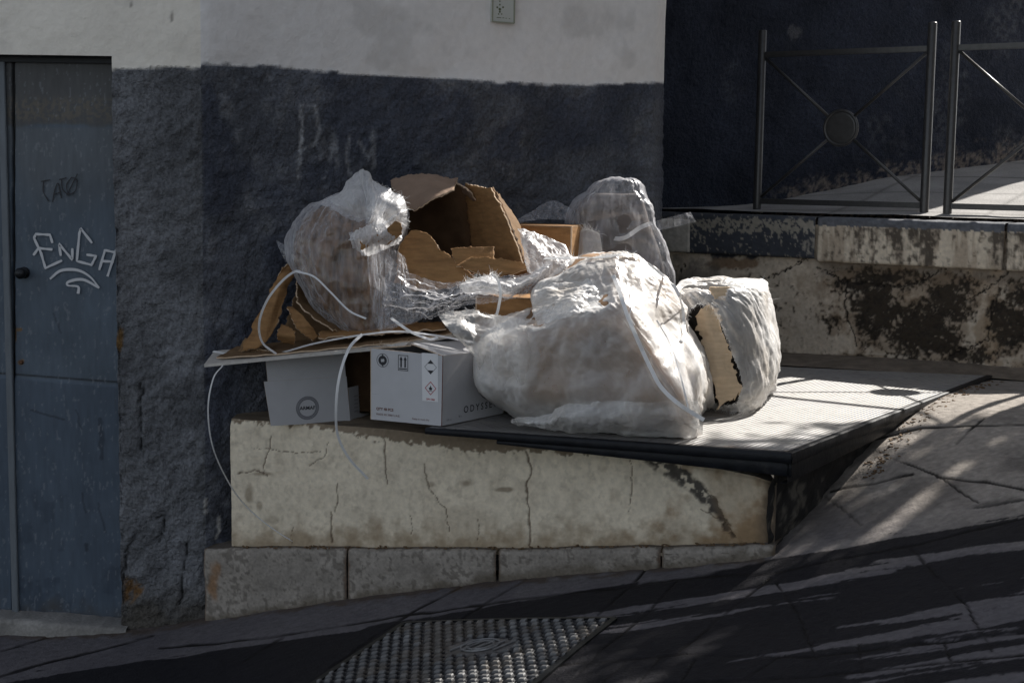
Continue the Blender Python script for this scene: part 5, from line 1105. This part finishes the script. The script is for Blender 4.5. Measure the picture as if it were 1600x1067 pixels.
cloth('bright_fold', sheetf([(735, 436, 6.22), (765, 432, 6.21), (800, 436, 6.22), (835, 422, 6.28), (858, 402, 6.34)], [(728, 458, 6.17), (765, 460, 6.15), (800, 462, 6.17), (832, 446, 6.22), (860, 428, 6.28)], [[(720, 446, 6.15), (765, 444, 6.13), (800, 448, 6.15), (838, 430, 6.2), (862, 412, 6.28)]]), M_filmw, lf, ((8, 20), (30, 70), (60, 150)), su=1.06, sv=1.14, pu=False, seed=14, inl=.01, outl=.012, crump=(.02, 5), ridge=[(.010, 2, 4, .1)])
fb = FB(); fibres(fb, np.array([onY(a, b, 6.13) for a, b in ((715, 450), (735, 438), (770, 428), (778, 436))]), (-.2, -.4, .6), 160, .035, 15); fb.build('frayed_edge', M_strap, lf)
ws = empty('plastic_sheet', onY(860, 420, 6.5), 'white crumpled plastic bunched right of the torn carton, brightly sunlit', 'plastic sheet', 'loose plastic sheets')
_, Pw = cloth('sheet', sheetf([(811, 356, 6.46), (828, 362, 6.46), (850, 368, 6.48), (875, 380, 6.48), (896, 402, 6.44)], [(826, 424, 6.30), (845, 436, 6.26), (862, 440, 6.24), (885, 436, 6.22), (905, 420, 6.26)], [[(818, 388, 6.34), (838, 390, 6.30), (860, 398, 6.30), (882, 408, 6.30), (900, 412, 6.32)]]), M_filmw, ws, ((12, 12), (40, 40), (100, 100)), su=1.05, sv=1.04, pu=False, inl=.02, outl=.02, seed=16, crump=(.045, 4.5), ridge=[(.012, 4, 3, .5)])
fb = FB(); fibres(fb, Pw[:, -1], (.8, -.1, .2), 130, .05, 17); fb.build('frayed_edge', M_strap, ws)
# ---------------- wrapped bag against the wall at the back
bb = empty('wrapped_bag', onY(965, 560, 7.1), 'grey film-wrapped bag tied with a knot, standing at the back in the shade', 'bag', 'film-wrapped bundles')
RB_ = [ring(900, 1052, 610, 7.06, .12, sq=.6), ring(893, 1050, 500, 7.06, .14, sq=.42), ring(892, 1046, 430, 7.06, .14, sq=.42), ring(888, 1036, 390, 7.08, .14, sq=.42), ring(890, 1021, 352, 7.10, .14, sq=.42), ring(898, 1012, 325, 7.12, .14, sq=.42), ring(918, 1002, 306, 7.13, .13, sq=.45), ring(938, 994, 289, 7.14, .11, sq=.5), ring(955, 984, 282, 7.15, .08)]
cloth('contents', hullf(shr(RB_[:7], .13), zmin=-1.04), mat('grey_rags', (.12, .105, .10), rough=.9, var=.5, vscale=8), bb, ((12, 14), (40, 50)), su=1.06, sv=1.03, inl=.02, outl=.01, seed=21)
cloth('film', hullf(RB_, zmin=-1.04), M_film, bb, ((16, 18), (50, 60), (130, 170)), su=1.09, sv=1.05, inl=.014, outl=.018, seed=22, crump=(.028, 4), ridge=[(.006, 9, 2, .5)])
cloth('film_tail', sheetf([(1006, 352, 6.98), (1010, 357, 6.98)], [(1080, 332, 7.05), (1087, 346, 7.05)], [[(1030, 345, 6.98), (1034, 358, 6.97)]]), M_film, bb, ((10, 6), (30, 18), (60, 40)), su=1.12, sv=1.02, pu=False, seed=23)
cloth('film_tail', sheetf([(892, 328, 7.1), (893, 345, 7.05)], [(808, 343, 7.15), (812, 347, 7.1)], [[(860, 316, 7.14), (855, 342, 7.1)]]), M_film, bb, ((10, 6), (30, 18), (60, 40)), su=1.10, sv=1.02, pu=False, seed=24)
strap('tie', [(952, 372, 6.99), (975, 372, 6.93), (1000, 356, 6.93), (1018, 349, 6.98)], '', .02, parent=bb, m_=M_filmw)
_, Pk = cloth('film_knot', sheetf([(893, 372, 6.9), (915, 362, 6.88), (935, 368, 6.86)], [(888, 398, 6.88), (915, 400, 6.84), (940, 398, 6.86)]), M_filmw, bb, ((8, 8), (24, 30), (50, 60)), su=1.15, sv=1.12, pu=False, seed=25, outl=.03)
fb = FB(); fibres(fb, Pk[0], (-.3, -.3, .7), 120, .05, 26); fb.build('frayed_edge', M_strap, bb)
for k, (x_, y_) in enumerate(((925, 385), (935, 398), (918, 395))): pass

# ---------------- big torn sack in front
zP = PZ+.006
sk = empty('torn_sack', onz(950, 660, zP), 'big torn white woven sack full of cardboard, leaning open at the front of the heap', 'sack', 'white woven sacks')
B0 = [onz(a, b, zP) for a, b in ((778, 636), (812, 655), (858, 664), (930, 674), (1010, 681), (1078, 684), (1088, 664), (1096, 640))]+[A3(.84, 6.42, zP), A3(.55, 6.6, zP), A3(.2, 6.62, zP), A3(-.06, 6.45, zP)]
B1 = [onY(*p) for p in ((754, 606, 6.00), (800, 620, 5.86), (870, 626, 5.77), (950, 630, 5.70), (1040, 634, 5.64), (1072, 634, 5.63), (1086, 628, 5.80), (1097, 612, 6.02))]+[A3(.85, 6.42, -.92), A3(.55, 6.62, -.92), A3(.2, 6.64, -.92), A3(-.08, 6.45, -.92)]
B2 = [onY(*p) for p in ((748, 572, 6.00), (800, 572, 5.85), (870, 572, 5.76), (950, 572, 5.70), (1010, 572, 5.66), (1036, 572, 5.67), (1070, 568, 5.90), (1090, 562, 6.12))]+[A3(.81, 6.46, -.76), A3(.55, 6.62, -.76), A3(.2, 6.62, -.76), A3(-.1, 6.45, -.76)]
B3 = [onY(*p) for p in ((758, 530, 6.00), (810, 528, 5.86), (870, 522, 5.78), (930, 514, 5.73), (975, 508, 5.70), (1000, 508, 5.72), (1040, 510, 5.98), (1068, 512, 6.18))]+[A3(.72, 6.46, -.62), A3(.55, 6.58, -.62), A3(.3, 6.56, -.62), A3(0, 6.42, -.66)]
B3b = [onY(*p) for p in ((800, 512, 6.02), (836, 508, 5.89), (880, 496, 5.83), (925, 486, 5.78), (962, 476, 5.76), (985, 474, 5.79), (1036, 482, 6.02), (1070, 488, 6.20))]+[A3(.70, 6.46, -.56), A3(.53, 6.56, -.56), A3(.32, 6.54, -.56), A3(.1, 6.40, -.58)]
B4 = [onY(*p) for p in ((838, 488, 6.20), (848, 480, 6.06), (880, 468, 5.98), (922, 458, 5.93), (958, 450, 5.90), (982, 452, 5.93), (1028, 460, 6.08), (1056, 466, 6.22))]+[A3(.62, 6.44, -.50), A3(.5, 6.54, -.50), A3(.35, 6.52, -.50), A3(.2, 6.40, -.54)]
B5 = [onY(*p) for p in ((838, 452, 6.24), (850, 446, 6.13), (880, 438, 6.08), (922, 428, 6.04), (956, 422, 6.02), (980, 422, 6.05), (1012, 428, 6.12), (1036, 438, 6.24))]+[A3(.56, 6.42, -.42), A3(.48, 6.5, -.41), A3(.38, 6.48, -.41), A3(.22, 6.38, -.44)]
B6 = [onY(*p) for p in ((890, 420, 6.24), (900, 416, 6.18), (918, 410, 6.15), (940, 405, 6.13), (962, 401, 6.13), (982, 401, 6.15), (998, 405, 6.20), (1006, 412, 6.26))]+[A3(.52, 6.38, -.36), A3(.45, 6.42, -.355), A3(.38, 6.42, -.355), A3(.28, 6.34, -.37)]
RS = [B0, B1, B2, B3, B3b, B4, B5, B6]
_, Ps = cloth('sack_body', hullf(RS, zmin=zP), M_sack, sk, ((20, 24), (55, 70), (220, 300)), su=1.035, sv=1.03, inl=.012, outl=.012, seed=41, zmin=zP, bend=.35, iters=90, crump=(.021, 3.4), ridge=[(.005, 20, 2.5, .6), (.003, 44, 5, .4)])
cloth('contents', hullf(shr(RS, .06), zmin=zP+.01), mat('brown_carton_pile', (.22, .13, .068), rough=.85, var=.45, vscale=6), sk, ((12, 14), (40, 50)), su=1.01, sv=1.01, inl=.01, outl=.005, seed=42)
# bottom tuck
_, Pb_ = cloth('bottom_fold', sheetf([(800, 655, 5.93), (850, 650, 5.84), (890, 632, 5.74), (960, 628, 5.66), (1030, 630, 5.60), (1088, 627, 5.60)], [(800, 660, 5.96), (850, 668, 5.90), (890, 674, 5.86), (960, 679, 5.82), (1030, 683, 5.79), (1096, 679, 5.78)], [[(800, 658, 5.90), (850, 662, 5.80), (890, 656, 5.72), (960, 658, 5.66), (1030, 660, 5.62), (1094, 656, 5.62)]]), M_sack, sk, ((8, 20), (30, 70), (60, 140)), su=1.04, sv=1.06, pu=False, inl=.01, outl=.02, seed=43, crump=(.02, 6))
# torn apron hanging forward at the left
_, Pa = cloth('torn_flap_or_sunblock', sheetf([(688, 491, 6.02), (712, 487, 6.02), (740, 488, 6.02), (765, 494, 5.98), (790, 496, 5.90), (818, 499, 5.86), (850, 506, 5.90)], [(748, 566, 5.98), (752, 585, 5.96), (765, 600, 5.93), (782, 606, 5.86), (800, 604, 5.83), (825, 600, 5.79), (855, 590, 5.84)], [[(706, 520, 5.92), (728, 524, 5.90), (748, 528, 5.92), (772, 534, 5.88), (795, 540, 5.83), (822, 546, 5.80), (852, 550, 5.85)]]), M_sack, sk, ((14, 14), (40, 40), (100, 110)), su=1.08, sv=1.08, pu=False, inl=.02, outl=.028, seed=44, crump=(.018, 5))
cloth('torn_flap_or_sunblock', sheetf([(838, 450, 6.12), (870, 443, 6.06), (905, 438, 6.02), (945, 430, 6.07)], [(842, 506, 5.84), (868, 500, 5.80), (900, 490, 5.77), (940, 480, 5.84)], [[(833, 480, 5.94), (866, 472, 5.89), (900, 464, 5.86), (942, 456, 5.95)]]), M_sack, sk, ((12, 12), (36, 36), (80, 90)), su=1.06, sv=1.06, pu=False, inl=.02, outl=.02, seed=45, crump=(.022, 6))
cloth('torn_flap_or_sunblock', sheetf([(692, 491, 6.03), (730, 488, 6.02), (765, 494, 5.98)], [(705, 489, 6.5), (760, 488, 6.5), (800, 490, 6.45)]), M_sack, sk, ((8, 8), (24, 24)), su=1.04, sv=1.04, pu=False, inl=.015, outl=.01, seed=49)  # hidden sheet behind the rim, added to block sun from the white carton
fb = FB(); fibres(fb, Pa[0][:60], (-.2, -.3, .6), 50, .02, 46); fibres(fb, np.array([onY(950, 404, 6.05), onY(975, 396, 6.06), onY(1000, 404, 6.08)]), (0, -.2, .8), 70, .03, 47); fb.build('frayed_edge', M_strap, sk)
sp = [(958, 430, 5.95), (968, 456, 5.85), (980, 492, 5.70), (998, 535, 5.655), (1018, 578, 5.63), (1034, 606, 5.60), (1062, 632, 5.56), (1100, 656, 5.60)]
SP = [Ps, Pb_, Pa]
strap('strap', snap(sp, SP), '', .016, (-.1, -1, .2), sk)
strap('strap', snap([(1012, 412, 6.10), (1035, 430, 6.02), (1055, 450, 6.00), (1066, 480, 5.96), (1069, 520, 5.93), (1064, 535, 5.9)], SP), '', .014, (.3, -1, .3), sk)
strap('strap', snap([(1026, 500, 5.84), (1048, 540, 5.74), (1064, 590, 5.68), (1076, 640, 5.57)], SP), '', .006, (.1, -1, .2), sk)
strap('drawstring', snap([(984, 446, 5.90), (990, 470, 5.80), (984, 492, 5.72), (992, 508, 5.69)], SP), '', .004, (0, -1, .2), sk)
strap('strap', snap([(850, 404, 6.32), (900, 403, 6.20), (940, 402, 6.08), (975, 398, 6.06), (1000, 402, 6.06)], SP), '', .016, (0, -.6, 1), sk)

# ---------------- smaller sack on the right with a slit
sk2 = empty('torn_sack', onz(1150, 630, zP), 'smaller white woven sack slit open over a cardboard panel, right end of the heap', 'sack', 'white woven sacks')
C0_ = [onz(a, b, zP) for a, b in ((1082, 618), (1100, 630), (1130, 638), (1165, 641), (1190, 628), (1206, 612))]+[A3(1.20, 6.98, zP), A3(1.0, 7.08, zP), A3(.86, 7.0, zP), A3(.78, 6.75, zP)]
def rg2(pts, zb, dx=0): return [onY(*p) for p in pts]+[A3(1.20+dx, 6.98, zb), A3(1.0, 7.06, zb), A3(.86, 6.98, zb), A3(.78, 6.75, zb)]
C1_ = rg2(((1078, 600, 6.42), (1098, 608, 6.36), (1130, 612, 6.31), (1168, 612, 6.31), (1194, 602, 6.42), (1207, 590, 6.62)), -.93, .02)
C2_ = rg2(((1072, 550, 6.44), (1094, 552, 6.36), (1126, 552, 6.32), (1166, 552, 6.32), (1194, 552, 6.44), (1211, 552, 6.66)), -.80, .02)
C3_ = rg2(((1062, 495, 6.46), (1085, 492, 6.38), (1115, 492, 6.33), (1155, 492, 6.34), (1184, 496, 6.48), (1201, 496, 6.70)), -.62)
C4_ = rg2(((1050, 468, 6.46), (1075, 466, 6.40), (1108, 466, 6.36), (1150, 466, 6.36), (1180, 466, 6.50), (1196, 468, 6.72)), -.535, -.02)
C5_ = rg2(((1050, 455, 6.50), (1075, 454, 6.46), (1108, 454, 6.42), (1148, 453, 6.40), (1176, 452, 6.54), (1190, 453, 6.74)), -.51, -.03)
slit = [(1076, 486), (1090, 474), (1112, 480), (1126, 505), (1142, 545), (1156, 580), (1162, 606), (1150, 630), (1124, 637), (1098, 610), (1080, 560), (1072, 515)]
def k2(c):
    x_, y_ = proj(c); w_ = (fbm(c, 30, 2, 3)-.5)*7; return ~(inpoly(x_+w_, y_+w_, slit) & (c[:, 1] < 6.6)) & ~(inpoly(x_, y_, [(1112, 446), (1138, 442), (1134, 462), (1118, 464)]) & (c[:, 1] < 6.7))
_, P2s = cloth('sack_body', hullf([C0_, C1_, C2_, C3_, C4_, C5_], zmin=zP), M_sack, sk2, ((16, 20), (50, 60), (190, 260)), keep=k2, su=1.06, sv=1.02, inl=.010, outl=.014, seed=51, zmin=zP, bend=.25, iters=90, crump=(.010, 6), ridge=[(.009, 22, 2.4, .45), (.005, 44, 4, .35), (.003, 80, 7, .4)])
cloth('contents', hullf(shr([C0_, C1_, C2_, C3_, C4_, C5_], .22), zmin=zP+.01), mat('shade_dark_filling', (.012, .010, .009), rough=.9, var=.4, vscale=20), sk2, ((12, 14), (30, 40)), su=1.02, sv=1.02, inl=.01, outl=.005, seed=52)  # near-black filling: the slit's inner shade painted into its colour
card('cardboard_panel', [(1090, 496, 6.36), (1102, 484, 6.33), (1118, 482, 6.33)], [(1124, 632, 6.26), (1140, 624, 6.27), (1156, 608, 6.29)], [[(1106, 560, 6.31), (1120, 552, 6.30), (1137, 548, 6.31)]], M_clight, sk2, 53, 1.06, 1.06, jag=.009, res=60)
card('cardboard_tab', [(1108, 450, 6.37), (1140, 449, 6.37)], [(1116, 468, 6.33), (1134, 469, 6.34)], (), M_clight, sk2, 54, res=16, jag=.002)
fb = FB(); sl3 = np.array([onY(a, b, 6.31) for a, b in slit+slit[:1]]); fibres(fb, sl3, (0, -.6, 0), 260, .022, 55); fibres(fb, np.array([onz(a, b, zP+.01) for a, b in ((1110, 636), (1140, 642), (1165, 642), (1190, 630))]), (0, -.6, -.5), 110, .025, 56); fibres(fb, np.array([onY(1190, 441, 6.6), onY(1202, 470, 6.6)]), (.8, 0, .3), 14, .04, 57); fb.build('frayed_edge', M_strap, sk2)

# ---------------- loose straps and cords
strap('packing_strap', [(348, 571, 6.20), (333, 592, 6.12), (325, 640, 6.08), (333, 700, 6.10), (360, 758, 6.22), (392, 798, 6.33), (440, 835, 6.36), (490, 861, 6.36)], 'thin grey strap hanging from the left end of the white board down past the platform', .006, twist=1.2)
strap('packing_strap', [(566, 522, 6.12), (545, 545, 6.06), (530, 590, 6.03), (525, 640, 6.04), (528, 680, 6.10), (545, 715, 6.13), (575, 748, 6.15)], 'wider grey strap looping down in front of the small white box with the emblem', .012, twist=-.5)
strap('packing_strap', [(333, 549, 6.4), (380, 556, 6.34), (430, 553, 6.26), (490, 537, 6.2), (560, 524, 6.13), (620, 518, 6.12), (680, 524, 6.12), (740, 535, 6.08)], 'long white strap lying along the top of the white board', .013, (0, -.5, 1))
strap('packing_strap', [(611, 497, 6.16), (626, 508, 6.10), (645, 520, 6.08), (672, 530, 6.08), (684, 527, 6.10)], 'short bright curled strap end above the middle of the white board', .013, (0, -.7, .8))
strap('packing_strap', [(476, 428, 6.34), (462, 424, 6.33), (440, 440, 6.28), (417, 470, 6.24), (405, 505, 6.22), (410, 535, 6.22), (432, 553, 6.22)], 'grey strap looping down over the torn flaps at the left of the heap', .010, twist=1.0)
strap('packing_strap', [(462, 424, 6.33), (490, 432, 6.28), (515, 455, 6.24), (545, 485, 6.22), (572, 498, 6.20)], 'grey strap running across the lower left of the film-wrapped bundle', .008, (0, -1, .3))
strap('packing_strap', [(768, 428, 6.18), (778, 438, 6.13), (782, 458, 6.11), (779, 480, 6.12), (776, 492, 6.14)], 'short white strap hanging over the crumpled film by the big sack', .012, (0, -1, .1))
# ============================================================ unseen house and trees outside the frame, placed to shade the street
KX, KY = 5.3, 9.42
nb = empty('shade_house', (KX+1, KY-3, -1.5), 'plain plastered house across the lane, unseen, added to shade the street, beyond the right edge of the photo', 'house')
m_ = MB(); m_.add(*prism([(KX, KY), (KX, -6), (KX+5, -6), (KX+5, KY)], -3, 12)); m_.build('wall', M_wood, nb)
m_ = MB(); m_.add(*prism([(KX-.2, KY+.0), (KX-.2, -6.2), (KX+5.2, -6.2), (KX+5.2, KY+.0)], 12, 12.2)); m_.build('roof', M_wood, nb)

def tree(x, y, zg, cx, cy, cz, rx, ry, rz, n, seed, label):
    t = empty('street_tree', (x, y, zg), label, 'tree'); rnd = random.Random(seed)
    tm = MB(); top = A3(cx, cy, cz-rz*.3); base_ = A3(x, y, zg-.1)
    tm.tube(crom([base_, base_*.6+top*.4+A3(.08, .05, 0), top], 14), np.linspace(.075, .035, 14), 10)
    tips = []
    for k in range(9):
        a = rnd.uniform(0, 6.28); e = A3(cx+rx*.75*math.cos(a)*rnd.uniform(.4, 1), cy+ry*.75*math.sin(a)*rnd.uniform(.4, 1), cz+rnd.uniform(-.4, .7)*rz); s0 = base_*.35+top*.65 if k % 2 else top
        tm.tube(crom([s0, (s0+e)/2+A3(0, 0, .12), e], 8), np.linspace(.028, .008, 8), 6); tips.append(e)
    tm.build('trunk', mat('bark', (.10, .075, .055), rough=.9, var=.3, bumps=(('noise', 30, .02),)), t)
    lm_ = MB()
    for _ in range(n):
        e = tips[rnd.randrange(len(tips))]; c = e+A3(rnd.gauss(0, rx*.28), rnd.gauss(0, ry*.28), rnd.gauss(0, rz*.3))
        a = rnd.uniform(0, 6.28); p_ = rnd.uniform(-.6, .3); d = A3(math.cos(a)*math.cos(p_), math.sin(a)*math.cos(p_), math.sin(p_)); sd_ = np.cross(d, A3(rnd.gauss(0, .4), rnd.gauss(0, .4), 1)); sd_ /= np.linalg.norm(sd_); l = rnd.uniform(.05, .10)
        lm_.add([c-d*l, c+sd_*l*.34-d*l*.1, c+d*l, c-sd_*l*.34-d*l*.1], [(0, 1, 2, 3)])
    lm_.build('crown', mat('leaf', (.06, .09, .03), rough=.6, var=.3), t)
tree(5.0, 8.6, -.2, 5.05, 9.45, 3.0, .50, .16, .4, 230, 7, 'small leafy street tree at the edge of the upper path, outside the photo')
tree(4.6, 8.5, -.2, 4.38, 8.75, 3.1, .70, .62, .25, 620, 8, 'slim loose-crowned street tree at the lane side, outside the photo')
